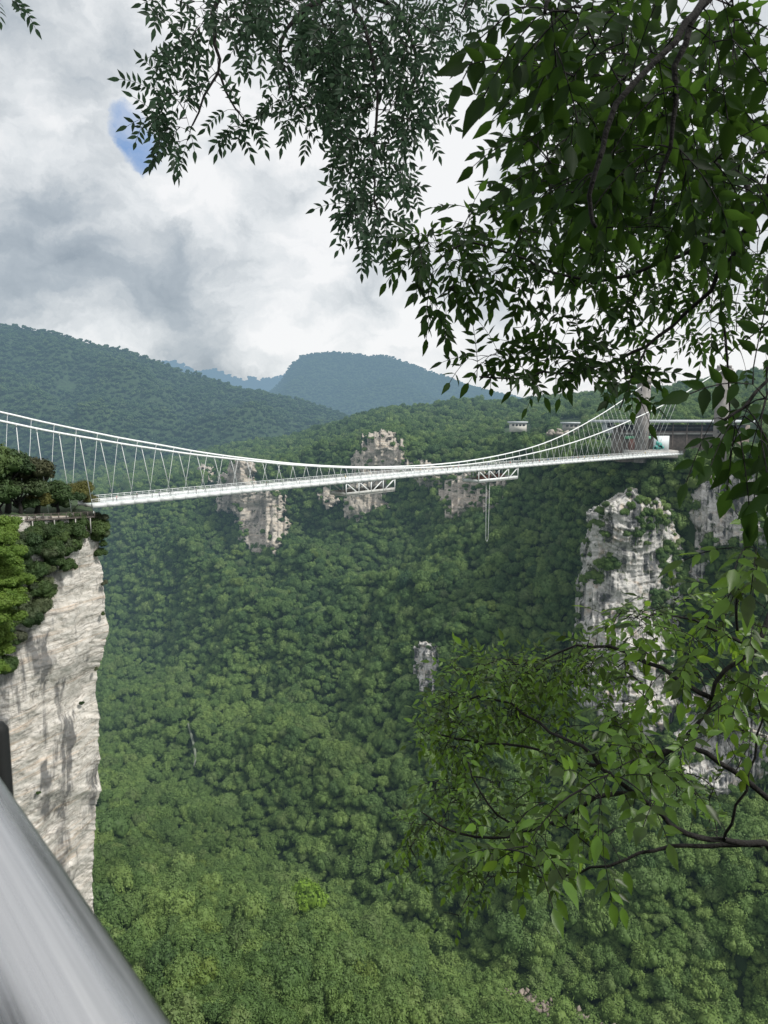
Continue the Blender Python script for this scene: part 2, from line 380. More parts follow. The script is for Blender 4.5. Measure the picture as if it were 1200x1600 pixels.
# ------------------------------------------------------------------ rock faces
def inside(poly, x, y):
    c = np.zeros(len(x), bool); n = len(poly)
    for i in range(n):
        x1, y1 = poly[i]; x2, y2 = poly[(i+1) % n]
        if y1 == y2: continue
        m = ((y1 > y) != (y2 > y)) & (x < (x2-x1)*(y-y1)/(y2-y1)+x1); c ^= m
    return c
def edge_dist(poly, x, y):
    d = np.full(len(x), 1e9); n = len(poly)
    for i in range(n):
        a = np.array(poly[i], float); b = np.array(poly[(i+1) % n], float); ab = b-a
        t = np.clip(((x-a[0])*ab[0]+(y-a[1])*ab[1])/(ab@ab), 0, 1)
        d = np.minimum(d, np.hypot(x-a[0]-t*ab[0], y-a[1]-t*ab[1]))
    return np.where(inside(poly, x, y), d, -d)
def surf_depth(px, py):
    i = int(np.clip(round((px-PXS[0])/10), 0, len(PXS)-1)); col = main[i]
    _, yy = proj(col); best = None
    for j in range(14, len(col)-1):
        a, b = yy[j], yy[j+1]
        if (a-py)*(b-py) <= 0 and a != b:
            t = (a-py)/(a-b); Y = col[j, 1]*(1-t)+col[j+1, 1]*t
            return Y
    return None
ROCKS = {
 'right_cliff': dict(poly=[(926,806),(945,790),(965,774),(985,768),(1005,782),(1025,790),(1047,800),(1058,850),(1066,900),(1070,950),(1060,990),(1050,1040),(1062,1100),(1050,1150),(990,1150),(930,1130),(900,1095),(900,1010),(908,930),(920,870)], mat=M_rock2, label='tall grey and white rock face below the right end of the bridge'),
 'rim': dict(poly=[(1070,812),(1074,780),(1082,764),(1110,742),(1160,726),(1230,718),(1300,740),(1300,850),(1240,880),(1180,850),(1140,858),(1104,880),(1085,930),(1070,900)], mat=M_rock2, label='pale cracked cliff at the right edge below the big leaves'),
 'lower': dict(poly=[(1040,1160),(1075,1090),(1130,1060),(1230,1050),(1240,1190),(1130,1245),(1070,1240)], mat=M_rock2, label='whitish cliff foot seen through the lower right branches'),
 'pinnacle': dict(poly=[(366,722),(390,728),(400,765),(430,770),(443,800),(449,838),(430,862),(395,864),(380,832),(370,800),(344,797),(346,752)], mat=M_rock3, label='tan rock buttress below the left half of the bridge'),
 'crag': dict(poly=[(560,700),(580,684),(612,682),(630,700),(634,735),(617,762),(598,792),(562,818),(533,812),(538,770),(551,740)], mat=M_rock3, label='upright tan crag rising behind the first hanging platform'),
 'band': dict(poly=[(636,728),(660,716),(690,738),(740,738),(792,742),(797,776),(762,797),(717,810),(694,802),(676,768),(652,762)], mat=M_rock3, label='broken tan cliff band between the two hanging platforms'),
 'column': dict(poly=[(650,1016),(665,1004),(690,1010),(688,1060),(677,1104),(656,1098),(649,1050)], mat=M_rock2, label='grey rock column sticking out of the mid slope forest'),
 'ledge': dict(poly=[(500,768),(516,764),(530,785),(512,795)], mat=M_rock3, label='little pale ledge left of the crag'),
 'ledge2': dict(poly=[(318,735),(345,740),(342,756),(316,750)], mat=M_rock3, label='little pale ledge above the rock buttress'),
}
for key, rk in ROCKS.items():
    poly = rk['poly']; xs = [p[0] for p in poly]; ys = [p[1] for p in poly]
    step = 1.4 if key in ('right_cliff', 'rim', 'lower', 'crag', 'pinnacle') else 1.2
    X = np.arange(min(xs)-26, max(xs)+26, step); Yp = np.arange(min(ys)-26, max(ys)+26, step)
    cy = [sum(ys)/len(ys)]; D0 = surf_depth(np.clip(sum(xs)/len(xs), -300, 1500), sum(ys)/len(ys)) or 480
    GX, GY = np.meshgrid(X, Yp, indexing='ij'); ed = edge_dist(poly, GX.ravel(), GY.ravel()).reshape(GX.shape)
    Gd = np.zeros(GX.shape+(3,)); EE = np.zeros(GX.shape)
    for i in range(0, GX.shape[0]):
        # depth along the column, taken from the slope and straightened into a near-vertical face
        sd = [surf_depth(X[i], y) for y in (Yp[0]+26, (Yp[0]+Yp[-1])/2, Yp[-1]-26)]
        sd = [s if s else D0 for s in sd]; dm = min(sd); sd = [min(s, dm*1.05) for s in sd]
        for j in range(GX.shape[1]):
            loc = np.interp(Yp[j], [Yp[0]+26, (Yp[0]+Yp[-1])/2, Yp[-1]-26], sd)
            P = at(X[i], Yp[j], loc*.975); q = Vector(P)
            wq = q+Vector((mn.noise(q*.03), mn.noise(q*.03+Vector((9,0,0))), mn.noise(q*.03+Vector((0,9,0)))))*14
            nz = fbm(q*.016, 4)*11+fbm(Vector((wq.x*.045, wq.y*.045, wq.z*.03)), 5)*5+fbm(Vector((wq.x*.05, wq.y*.05, wq.z*.3)), 4)*1.6
            e = ed[i, j]+9*mn.noise(q*.045)+7*mn.noise(q*.13)+4*mn.noise(q*.4)+1
            EE[i, j] = e
            push = np.clip(-e/8, 0, 1)*60+np.clip(1-e/14, 0, 1)*6
            Gd[i, j] = at(X[i], Yp[j], loc*.985+nz+push)
    rk['D'] = D0
    rk['grid'] = (Gd, EE)
    ix_ = np.arange(EE.size).reshape(EE.shape); Qf = np.stack([ix_[:-1, :-1], ix_[1:, :-1], ix_[1:, 1:], ix_[:-1, 1:]], -1)[EE[:-1, :-1] > -7].reshape(-1, 4)
    use = np.unique(Qf); mp_ = np.zeros(EE.size, int); mp_[use] = np.arange(len(use))
    o = obj('cliff', mesh_np('cliff', Gd.reshape(-1, 3)[use], [mp_[Qf]], rk['mat'])); tag(o, rk['label'], 'cliff', kind='structure')
def in_rocks(P, grow=-4):
    x, y = proj(P); m = np.zeros(len(P), bool)
    for k, rk in ROCKS.items():
        m |= (edge_dist(rk['poly'], x, y) > -grow*-1 if False else edge_dist(rk['poly'], x, y) > -grow if grow < 0 else edge_dist(rk['poly'], x, y) > grow) & (P[:, 1] < rk['D']*1.35)
    return m

SHR = []
# ------------------------------------------------------------------ forest
def sample_grid(G3, spacing, r, jr=(0, None), keep=None):
    a = G3[:-1, :-1]; b = G3[1:, :-1]; c = G3[1:, 1:]; d = G3[:-1, 1:]
    if True:
        j0, j1 = jr; a, b, c, d = (q[:, j0:j1] for q in (a, b, c, d))
    ar = np.linalg.norm(np.cross(b-a, d-a), axis=2)
    cnt = ar*1.0/(spacing**2)*1.45; k = np.floor(cnt+r.random(cnt.shape)).astype(int)
    I, J = np.nonzero(k); rep = k[I, J]; I = np.repeat(I, rep); J = np.repeat(J, rep)
    s = r.random(len(I))[:, None]; t = r.random(len(I))[:, None]
    P = a[I, J]*(1-s)*(1-t)+b[I, J]*s*(1-t)+c[I, J]*s*t+d[I, J]*(1-s)*t
    # thin out to a minimum distance
    cell = {}; out = []; md = spacing*.62
    for n_, p in enumerate(P):
        key = (int(p[0]//md), int(p[1]//md), int(p[2]//md)); ok = True
        for dx in (-1, 0, 1):
            for dy in (-1, 0, 1):
                for dz in (-1, 0, 1):
                    for q in cell.get((key[0]+dx, key[1]+dy, key[2]+dz), ()):
                        e = P[q]-p
                        if e[0]*e[0]+e[1]*e[1]+e[2]*e[2] < md*md: ok = False; break
                    if not ok: break
                if not ok: break
            if not ok: break
        if ok: cell.setdefault(key, []).append(n_); out.append(n_)
    return P[out]
def frame_keep(P, mx=150, my=160):
    x, y = proj(P); return (x > -mx) & (x < 1200+mx) & (y < 1600+my)
def instances(P, size, r, nkind, tall=(.8, 1.15), tone=None):
    k = len(P); s = size[0]+(size[1]-size[0])*r.random(k)**1.6
    S = np.stack([s, s*(.78+.4*r.random(k)), s*(tall[0]+(tall[1]-tall[0])*r.random(k))], 1)
    rot = np.stack([r.normal(0, .2, k), r.normal(0, .2, k), r.random(k)*6.28], 1)
    return S, r.integers(0, nkind, k), rot
PM = sample_grid(main, 5.0, rng, jr=(2, 131)); PM = PM[frame_keep(PM)]
PM = PM[~(in_rocks(PM, 3) & (rng.random(len(PM)) < .90))]
# the houses, the tower bases and the right abutment stand in clearings
def clear(P, rects):
    x, y = proj(P); m = np.ones(len(P), bool)
    for (x0, x1, y0, y1, Y0, Y1) in rects: m &= ~((x > x0) & (x < x1) & (y > y0) & (y < y1) & (P[:, 1] > Y0) & (P[:, 1] < Y1))
    return m
PM = PM[clear(PM, [(785,832,640,690,500,900), (870,912,655,690,500,900), (935,1190,640,716,430,640), (1000,1060,700,722,430,520), (296,306,1125,1200,300,900), (850,905,1578,1606,250,500)])]
S, IDX, ROT = instances(PM, (3.3, 8.2), rng, 5, (.8, 1.45))
rk_in = in_rocks(PM, 2); S[rk_in] *= .42
ep = []; es = []
for key, rk in ROCKS.items():
    Gk, Ek = rk['grid']; fl = Gk.reshape(-1, 3); ef = Ek.ravel()
    nz_ = np.array([mn.noise(Vector(p)*.05)+.6*mn.noise(Vector(p)*.16) for p in fl])
    pr = np.where(ef > -2, np.clip((nz_-.28)*.22, 0, .05)+np.where(ef < 7, .022, 0), 0)
    if key == 'right_cliff':
        qx, qy = proj(fl); up_ = ((qy < 838) | (qx > 1008+.12*(qy-850))) & (nz_ > -.08) & (ef > -2); pr = np.where(up_, .040, pr)
    if key in ('rim', 'band', 'crag'): pr = pr+np.where((ef > -2) & (nz_ > .12), .02, 0)
    m_ = rng.random(len(fl)) < pr; ep.append(fl[m_]); es.append(rng.uniform(1.5, 4.6, m_.sum()))
ep = np.vstack(ep); es = np.concatenate(es); k_ = len(ep)
S2 = np.stack([es, es, es*1.1], 1); I_2 = rng.integers(0, 5, k_); R_2 = np.stack([rng.normal(0, .2, k_), rng.normal(0, .2, k_), rng.random(k_)*6.28], 1)
nearness = PM[:, 1]
S *= (np.interp(nearness, [300, 450, 900, 1400], [1.28, 1.08, .88, .85])*np.where(rng.random(len(nearness)) < .05, 1.35, 1.0))[:, None]
P_up = PM+np.stack([0*S[:, 2], 0*S[:, 2], S[:, 2]*.55], 1)
# the 290 trees that show largest, inside the frame: objects of their own
x_, y_ = proj(P_up); vis = (x_ > 150) & (x_ < 1210) & (y_ > 1180) & (y_ < 1625) & ~((x_ < 290) & (y_ > 1180+(x_)*1.5))
sizepx = S[:, 0]/np.linalg.norm(P_up, axis=1); order = np.argsort(-np.where(vis, sizepx, 0))[:290]
mask = np.zeros(len(PM), bool); mask[order] = True
fm = [bpy.data.objects[f'forest_tree_kinds_{i}'].data for i in range(5)]
lime_target = at(487, 1412, 430); 
cand = order[np.argsort([np.hypot(x_[i]-487, y_[i]-1412) for i in order])]
lime = set(cand[:1].tolist())
for n_, i in enumerate(order):
    lim = int(i) in lime
    me = fm[IDX[i]]
    if lim: me = me.copy(); me.materials.clear(); me.materials.append(M_lime)
    o = obj('forest_tree', me, loc=P_up[i]); o.rotation_euler = ROT[i]; o.scale = S[i]*(1.4 if lim else 1)
    if lim: o.location.z += 3; tag(o, 'bright lime green tree alone among darker trees in the lower middle of the valley', 'tree', 'broadleaf trees on the valley floor')
    else: tag(o, 'round green broadleaf crown in the near forest canopy on the valley floor', 'tree', 'broadleaf trees on the valley floor')
rest = ~mask
scatter_object('forest', np.vstack([P_up[rest], ep]), np.vstack([S[rest], S2]), np.concatenate([IDX[rest], I_2]), np.vstack([ROT[rest], R_2]), PC_forest, 'dense green broadleaf forest covering the canyon walls and the plateau', 'forest')
PH = sample_grid(hill, 12.0, rng, jr=(6, 82)); PH = PH[frame_keep(PH)]
hx, hy = proj(PH); PH = PH[~(inside([(85,598),(100,592),(125,600),(122,614),(96,612)], hx, hy))]
S, I2, RO = instances(PH, (6.0, 10.5), rng, 4)
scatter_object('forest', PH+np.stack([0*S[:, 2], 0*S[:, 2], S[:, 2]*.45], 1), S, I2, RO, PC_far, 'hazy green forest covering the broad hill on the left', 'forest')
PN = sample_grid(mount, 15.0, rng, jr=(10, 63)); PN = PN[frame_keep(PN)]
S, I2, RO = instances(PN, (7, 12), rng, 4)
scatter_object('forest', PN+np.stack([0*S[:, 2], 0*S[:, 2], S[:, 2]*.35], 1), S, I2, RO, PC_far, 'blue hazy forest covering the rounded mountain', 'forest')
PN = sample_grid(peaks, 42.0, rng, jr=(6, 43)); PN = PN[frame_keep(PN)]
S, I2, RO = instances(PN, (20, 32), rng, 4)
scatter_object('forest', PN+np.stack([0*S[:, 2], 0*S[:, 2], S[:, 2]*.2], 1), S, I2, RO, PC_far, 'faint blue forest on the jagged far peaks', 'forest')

# ------------------------------------------------------------------ left cliff
edge_px = [(700,140),(800,150),(840,151),(855,155),(880,157),(905,160),(930,163),(960,166),(985,168),(1005,164),(1030,160),(1055,152),(1070,150),(1095,149),(1110,153),(1150,155),(1200,153),(1225,154),(1236,157),(1250,151),(1270,149),(1330,147),(1380,143),(1415,146),(1480,142),(1700,130),(2000,110)]
rows_py = np.concatenate([np.arange(806, 1480, 1.6), np.arange(1480, 2000, 16)])
ncol = 150
Gd = np.zeros((ncol+14, len(rows_py), 3))
for j, py in enumerate(rows_py):
    ex = interp(py, [p[0] for p in edge_px], [p[1] for p in edge_px]); Y0 = 208; jit = 4.5*mn.noise(Vector((py*.035, 0, 0)))+3.0*mn.noise(Vector((py*.11, 5, 0)))+1.8*mn.noise(Vector((py*.33, 5, 0)))
    for i in range(ncol+14):
        if i < ncol:
            t = i/(ncol-1); x = -70+(ex+70)*t+jit*t**14; Y = 172+(Y0-172)*t**1.6
            P = at(x, py, Y); q = Vector(P)
            strat = fbm(Vector((q.x*.03+q.z*.02, q.y*.03, (q.z-q.x*.12)*.40)), 5, .7)
            big = fbm(q*.045, 3)
            over = .08*max(0, -q.z-30)*0
            dY = .08*strat+2.2*big+.8*fbm(q*.16, 5, .75)
            dY -= 2.0*max(0, mn.noise(Vector((q.x*.12, q.y*.1, q.z*.015))))
            P = at(x, py, Y+dY*min(1, (1-t)*8+.25))
            P[2] += .15*strat
        else:
            k = i-ncol+1; b = Gd[ncol-1, j]; P = b*np.array([1+.016*k, 1+.016*k, 1.0])+np.array([-.25*k, 0, 0])
        Gd[i, j] = P
me = grid_mesh(Gd, 'cliff', M_rock, smooth=False)
o = obj('cliff', me); tag(o, 'near sheer white limestone cliff at the left edge under the bridge end', 'cliff', kind='structure')
top_line = Gd[:, 0].copy()
# cliff top ground, running back from the rim under the bridge landing
T3 = np.zeros((ncol+14, 24, 3))
for i in range(ncol+14):
    for j in range(24):
        s = j/23; p = top_line[i].copy(); p = p+np.array([-6*s-(26*s if i > ncol*.8 else 10*s), 60*s-(45*s if i >= ncol else 0), 0]); p[2] = top_line[i][2]*(1-s)+(-27.5)*s+1.5*sin(3*s*pi/3)+fbm((p[0]*.1, p[1]*.1, 2), 3)*.6*s
        T3[i, j] = p
o = obj('cliff_top', grid_mesh(T3, 'cliff_top', M_soil)); tag(o, 'grassy cliff top behind the rim of the left cliff', 'ground', kind='structure')
# left flank: side of the cliff block falling back into the valley
# shrubs and trees on it
near_specs = [(31, 16, 5200, .042), (32, 20, 5200, .040), (33, 12, 4400, .045), (34, 24, 5600, .038, 1.0)]
def near_mesh(mat, k): 
    key = (mat.name, k)
    if key not in NM: NM[key] = crown_mesh('crown', mat, *near_specs[k], trunk=False)
    return NM[key]
NM = {}
TR = {}
def near_tree(px, py, Y, s, mat, label, cat='tree', group=None, tall=1.0, drop=None, name=None, rot=None):
    s = s*(1.45 if cat == 'tree' else 1.25)
    c = at(px, py, Y)
    if cat == 'tree':
        root = empty(name or 'tree', (c[0], c[1], c[2]-s*tall*.9))
        mb = MB(); b = Vector((c[0], c[1], c[2]-s*tall*.9-2)); tp = Vector((c[0], c[1], c[2]+s*tall*.1))
        mb.tube([b, (b+tp)/2+Vector((.1*s, 0, 0)), tp], [.09*s, .065*s, .03*s], 7)
        for a in range(4):
            an = a*1.6+px; mb.tube([b.lerp(tp, .6), tp+Vector((cos(an)*.5*s, sin(an)*.5*s, .1*s))], [.04*s, .015*s], 5)
        mb.build('trunk', M_bark, root, True)
        cr = obj('crown', near_mesh(mat, int(px*7+py) % 4), root, (0, 0, s*tall*.9))
        cr.scale = (s, s, s*tall); cr.rotation_euler = (0, 0, px*1.3)
        tag(root, label, cat, group); return root
    o = obj(name or 'shrub', near_mesh(mat, int(px*7+py) % 4), None, c); o.scale = (s, s, s*tall); o.rotation_euler = (random.uniform(-.2, .2), random.uniform(-.2, .2), px*1.3)
    tag(o, label, cat, group); return o
G_ct = 'trees on the cliff top beside the bridge landing'
for a in [(-30,742,176.8,8.0,M_shrub,'dark tree cut by the left picture edge, tallest on the cliff top'),
          (8,738,181.3,6.2,M_shrub,'dark green tree rising highest inside the left picture edge above the boardwalk'),
          (54,748,188.8,6.0,M_brown,'bronze brown tree just left of the bridge landing'),
          (26,770,184.0,5.6,M_shrub,'dark low tree under the bronze one, above the boardwalk rail'),
          (-6,778,179.5,5.4,M_shrub,'low dark tree at the left end of the boardwalk'),
          (86,776,195.1,4.6,M_shrub,'bushy green tree between the bronze tree and the olive shrub')]:
    near_tree(*a, group=G_ct)
for n_, a in enumerate([(108,780,200.0,3.6,M_shrub,'green shrub behind the boardwalk railing'),
          (126,773,204.2,4.0,M_olive,'olive yellow shrub where the bridge deck meets the cliff top'),
          (142,785,208.2,2.3,M_olive,'small olive shrub touching the left end of the bridge deck'),
          (62,786,190.3,3.4,M_olive,'yellow green shrub in front of the bronze tree'),
          (92,790,196.4,2.9,M_shrub,'low green shrub halfway along the boardwalk'),
          (40,792,186.3,3.0,M_shrub,'low dark shrub at the left part of the boardwalk')]):
    near_tree(*a, cat='shrub', group='shrubs along the boardwalk')
CL_SH = [(128,1100,1.0),(159,836,2.4),(160,960,1.0),(157,866,2.2),(164,912,1.3),(150,1046,.9),(60,1240,.8),(156,812,2.6),(160,852,1.8)]
rs_ = random.Random(3)
while len(CL_SH) < 118:
    py = rs_.uniform(818, 1075); px = rs_.uniform(-5, 160); lim = 168-(py-818)*1.0+rs_.gauss(0, 12) if py < 900 else 86-(py-900)*.45+rs_.gauss(0, 10)
    if px < lim: CL_SH.append((px, py, rs_.uniform(1.6, 5.2)*(1.0 if py < 880 else .75)))
for a in CL_SH:
    px, py, s = a; t = (px+70)/(interp(py, [p[0] for p in edge_px], [p[1] for p in edge_px])+70); Y = 172+36*max(0, min(1, t))**1.6
    near_tree(px, py, Y-1.2, s*.8, (M_shrub, M_shrub, M_shrub2)[int(px+py) % 3], 'dark green shrub clinging to the upper face of the left cliff', 'shrub', 'shrubs clinging to the left cliff', tall=1.25)
# one bright tree standing on the slope left of the cliff: its crown is a heap of leafy lobes
c0 = at(-60, 960, 112); bt = empty('tree', (c0[0], c0[1], -75)); tag(bt, 'bright green leafy tree at the left edge in front of the cliff', 'tree')
VV = []; TT = []; QQ = []; nn_ = 0; rb = random.Random(5)
for k, (px, py, s_) in enumerate([(-30,830,3.4),(6,826,2.7),(-8,862,3.2),(22,868,2.0),(6,898,3.0),(30,912,2.3),(40,908,1.5),(-20,930,3.4),(8,946,2.8),(22,968,1.8),(-4,990,2.8),(8,1018,2.2),(-30,1000,3.4),(-14,1050,2.6),(0,846,2.4),(12,884,2.6),(-2,915,2.8),(20,928,2.2),(4,966,2.6),(-6,1006,2.6),(-40,880,3.6),(16,846,1.9),(2,1048,1.5)]):
    V_, T_, Q_ = crown_arrays(200+k, 9, 2100, .05, trunk=False); c = at(px, py, 110+rb.uniform(-2.5, 3)); a = rb.random()*6
    Rz = np.array([[cos(a), -sin(a), 0], [sin(a), cos(a), 0], [0, 0, 1]])
    VV.append(V_@Rz.T*s_*1.22*np.array([1, 1, .95])+c-np.array([c0[0], c0[1], -75])); TT.append(T_+nn_); QQ.append(Q_+nn_); nn_ += len(V_)
obj('crown', mesh_np('crown', np.vstack(VV), [np.vstack(TT), np.vstack(QQ)], M_bright), bt)
mb = MB(); mb.tube([Vector((c0[0], c0[1], -76)), Vector((c0[0]+1, c0[1], -45)), Vector((c0[0]+3, c0[1], -22))], [.5, .35, .1], 8); mb.build('trunk', M_bark, bt, True)

# boardwalk on the rim
W0 = at(-40, 815, 171); W1 = at(148, 806, 201.5)
W0 = np.array([W0[0], W0[1], at(-40,818,171)[2]]); W1 = np.array([W1[0], W1[1], at(148,808,201.5)[2]])
bw = empty('boardwalk', tuple(W0)); tag(bw, 'brown timber boardwalk with railing along the left cliff rim', 'boardwalk')
W0v, W1v = Vector(W0), Vector(W1); dW = (W1v-W0v).normalized(); nW = Vector((0,0,1)).cross(dW).normalized()
mb = MB(); mb.bar(W0v+nW*1.1, W1v+nW*1.1, 2.4, .28); mb.build('walkway_deck', M_wood, bw)
mb = MB()
L_ = (W1v-W0v).length
for zz, th in ((1.55, .13), (.35, .10)): mb.bar(W0v+Vector((0,0,zz)), W1v+Vector((0,0,zz)), .1, th)
mb.build('handrail', M_wood, bw)
npost = 16
for i in range(npost):
    p = W0v.lerp(W1v, i/(npost-1)); q = MB(); q.bar(p-Vector((0,0,.2)), p+Vector((0,0,1.62)), .16); q.build('post', M_wood, bw)
q = MB(); nb = int(L_/.33)
for i in range(nb):
    p = W0v.lerp(W1v, (i+.5)/nb); q.bar(p+Vector((0,0,.3)), p+Vector((0,0,1.5)), .04)
q.build('balusters', M_wood, bw)
for px in (40, 77, 115, 143):
    p = W0v.lerp(W1v, (px+48)/200)+Vector((0, 0, -.14))
    q = MB(); q.bar(p, p-Vector((0,0,4.2)), .22); q.build('support_leg', M_concrete, bw)

# ------------------------------------------------------------------ suspension bridge
L0 = Vector((-.39*207, 207, 0)); d = Vector((.7071, .7071, 0)); nb_ = Vector((.7071, -.7071, 0))
ZB = -25.4
def t_of(px, w=0):
    r_ = ray(px, 750); u = r_[0]/r_[1]
    b = L0+nb_*w; return (u*b.y-b.x)/(d.x-u*d.y)
def camber(t): return 1.0*(1-((t-190)/200)**2)
def DP(t, w=0, z=0): return L0+d*t+nb_*w+Vector((0, 0, ZB+camber(t)+z))
br = empty('suspension_bridge', tuple(DP(0))); tag(br, 'long white suspension bridge with a glass deck spanning the canyon', 'bridge')
TW = 4.5; ts = np.linspace(-4, 381, 96)
mb = MB()     # the two edge girders and the deck between them
for w in (-TW, TW):
    mb = MB()
    for k in range(len(ts)-1): mb.bar(DP(ts[k], w, .4), DP(ts[k+1], w, .4), .6, 1.25)
    mb.build('edge_girder', M_white, br)
mb = MB()
for t in np.arange(-4, 381, 5.9): mb.bar(DP(t, -TW+.3, .35), DP(t, TW-.3, .35), .35, .55)
mb.build('cross_beam', M_dirtysteel, br)
mb = MB()
for k in range(len(ts)-1): mb.bar(DP(ts[k], 0, .72), DP(ts[k+1], 0, .72), 2*TW-.62, .08)
mb.build('glass_deck', M_glass, br)
mb = MB()
for k in range(len(ts)-1): mb.bar(DP(ts[k], 0, -.05), DP(ts[k+1], 0, -.05), 1.1, .3)
mb.build('service_rail', M_dirtysteel, br)
for w in (-TW, TW):
    mb = MB()
    for k in range(len(ts)-1):
        for zz in (2.25, 1.75, 1.3): mb.bar(DP(ts[k], w, zz), DP(ts[k+1], w, zz), .07, .09 if zz < 2 else .15)
    for t in np.arange(-4, 381, 1.96): mb.bar(DP(t, w, .9), DP(t, w, 2.3), .09)
    mb.build('railing', M_white, br)
near_c = [(-80,639),(0,658),(19,661.5),(57,670),(94,677),(129,683),(162,688.5),(195,694.5),(226,699),(256,703.5),(285,708),(312,711.5),(339,714.5),(365,717.5),(389,720),(412,722),(436,725),(458,726.6),(479,727.8),(500,729),(520,730),(538,730.6),(558,731.3),(576,731.7),(593,732),(620,731.8),(650,731.2),(680,730),(710,728),(748,724),(785,718.5),(803,714.5),(830,709),(854,703.3),(890,693.5),(920,683.5),(950,672),(974,662),(1000,650),(1026,638.5),(1042,630),(1064,619),(1108,590),(1127,579)]
far_c = [(-80,626),(0,644),(19,648),(62,658.5),(102,667),(141,675),(176,682.3),(210,688.5),(242,694),(273,699.5),(301,705),(329,709),(356,713),(381,716),(412,719.5),(446,723.6),(470,725.5),(500,727.7),(540,729.5),(580,730.2),(620,729),(653,728),(682,725.7),(710,723.3),(735,719.8),(758,716),(780,711.8),(801,707),(821,702),(839,697),(854,691.5),(878,681.5),(902,669),(926,655.5),(942,646),(960,634.5),(985,617),(1006,601)]
def wabs(t):
    return 3.4+22.3*max(0, (t-190)/195)**1.8 if t > 190 else 3.4+6.5*((190-t)/190)**2
def cable_pt(px, py, w):
    r_ = Vector(ray(px, py)); s = (w+L0.dot(nb_))/r_.dot(nb_); return r_*s
def t_est(px): return max(-40, min(386, t_of(px)))
def cable_at(px, side):
    c = near_c if side > 0 else far_c
    py = float(np.interp(px, [p[0] for p in c], [p[1] for p in c]))
    if side > 0: t = t_of(px, 0) if px < 700 else 190+(px-620)/(1127-620)*196
    else: t = t_of(px, 0) if px < 640 else 190+(px-620)/(1006-620)*196
    return cable_pt(px, py, side*wabs(min(386, t)))
for side in (1, -1):
    c = near_c if side > 0 else far_c; c0, c1 = c[0][0], c[-1][0]
    pts = [cable_at(x, side) for x in np.linspace(c0, c1, 90)]
    P3 = np.array([p[:] for p in pts]); P3 = smooth_path(P3, 3)
    mb = MB(); mb.tube([Vector(p) for p in P3], .30, 8); mb.build('main_cable', M_cable, br, True)
lean_n = ([-20,33,77,112,151,184,214,244,273,327,377,424,466,507,543,600,700,800,850,900,930,984,1015,1040,1060],[-14,-14,-20,-20,-22,-21,-19.5,-18,-18,-15,-13,-11,-8,-7,-5,-3,-2,0,3,8,14,28,34,40,44])
lean_f = ([-20,95,130,165,199,232,300,350,384,421,480,600,700,800,860,899,916,940,978,1000,1010],[6,7.5,9,10,10.5,11,10,9,9,7,5,1,-1,-3,-5,-7,-10,-15,-24,-29,-32])
hang = []
for side in (1, -1):
    w = side*TW
    for k in range(66):
        t = -21.5+k*5.95+(0 if side > 0 else -2.5)
        if t > 375: continue
        b = DP(t, w, .85 if t > -3 else -1.5); bx, by = proj(np.array(b[:])); bx = float(bx[0])
        ln = lean_n if side > 0 else lean_f
        tx = bx+float(np.interp(bx, *ln)); 
        lim = (1066 if side > 0 else 985)
        if tx > lim: continue
        hang.append((t, side, b, cable_at(tx, side)))
hang.sort(key=lambda h: h[0]+(50 if h[1] < 0 else 0))
extra = MB()
for n_, (t, side, b, tp) in enumerate(hang):
    mb = MB() if n_ < 96 else extra
    mb.tube([b, tp], .095 if side > 0 else .05, 5)
    mb.box(tp-Vector((0,0,.15)), .4, .4, .7)
    mb.box(b+Vector((0,0,.15)), .25, .25, .6)
    if n_ < 96: mb.build('hanger', M_cable, br)
if extra.v: tag(extra.build('hanger', M_cable, br), None, None, None, 'stuff')
# platforms hung under the deck
def platform(px0, px1, drop, label, red=False):
    t0, t1 = t_of(px0, TW), t_of(px1, TW); root = empty('hanging_platform', tuple(DP((t0+t1)/2)-DP(0))); root.parent = br
    root['label'] = label
    def P(t, w, z): return DP(t, w, z)
    mb = MB(); mb.bar(P(t0, 0, -drop), P(t1, 0, -drop), 2*TW, .3); mb.build('platform_floor', M_dirtysteel, root)
    mb = MB()
    for w in (-TW, TW): mb.bar(P(t0, w, -drop+.75), P(t1, w, -drop+.75), .12, 1.2)
    for t in (t0, t1): mb.bar(P(t, -TW, -drop+.75), P(t, TW, -drop+.75), .12, 1.2)
    mb.build('parapet', M_dirtysteel if not red else M_white, root)
    n = 4
    for w in (-TW, TW):
        for i in range(n+1):
            t = t0+(t1-t0)*i/n
            q = MB(); q.bar(P(t, w*.98, -drop+.1), P(t, w*.98, 0), .42); q.build('column', M_white, root)
        for i in range(n):
            a = t0+(t1-t0)*i/n; b = t0+(t1-t0)*(i+1)/n
            q = MB()
            if i in (0, 1): q.bar(P(a, w*.96, -.1), P(b, w*.96, -drop+.3), .4)
            else: q.bar(P(a, w*.96, -drop+.3), P(b, w*.96, -.1), .4)
            q.build('diagonal_brace', M_white, root)
    if red:
        q = MB()
        for a, b in ((.2, .45), (.62, .8)): q.bar(P(t0+(t1-t0)*a, 0, -drop+1.4), P(t0+(t1-t0)*b, 0, -drop+1.4), 2.5, 2.3)
        q.build('cabin', M_rust, root)
platform(541, 617, 4.9, 'larger hanging platform left of the middle')
platform(748, 809, 5.3, 'hanging platform with red cabins and the jump ropes', True)
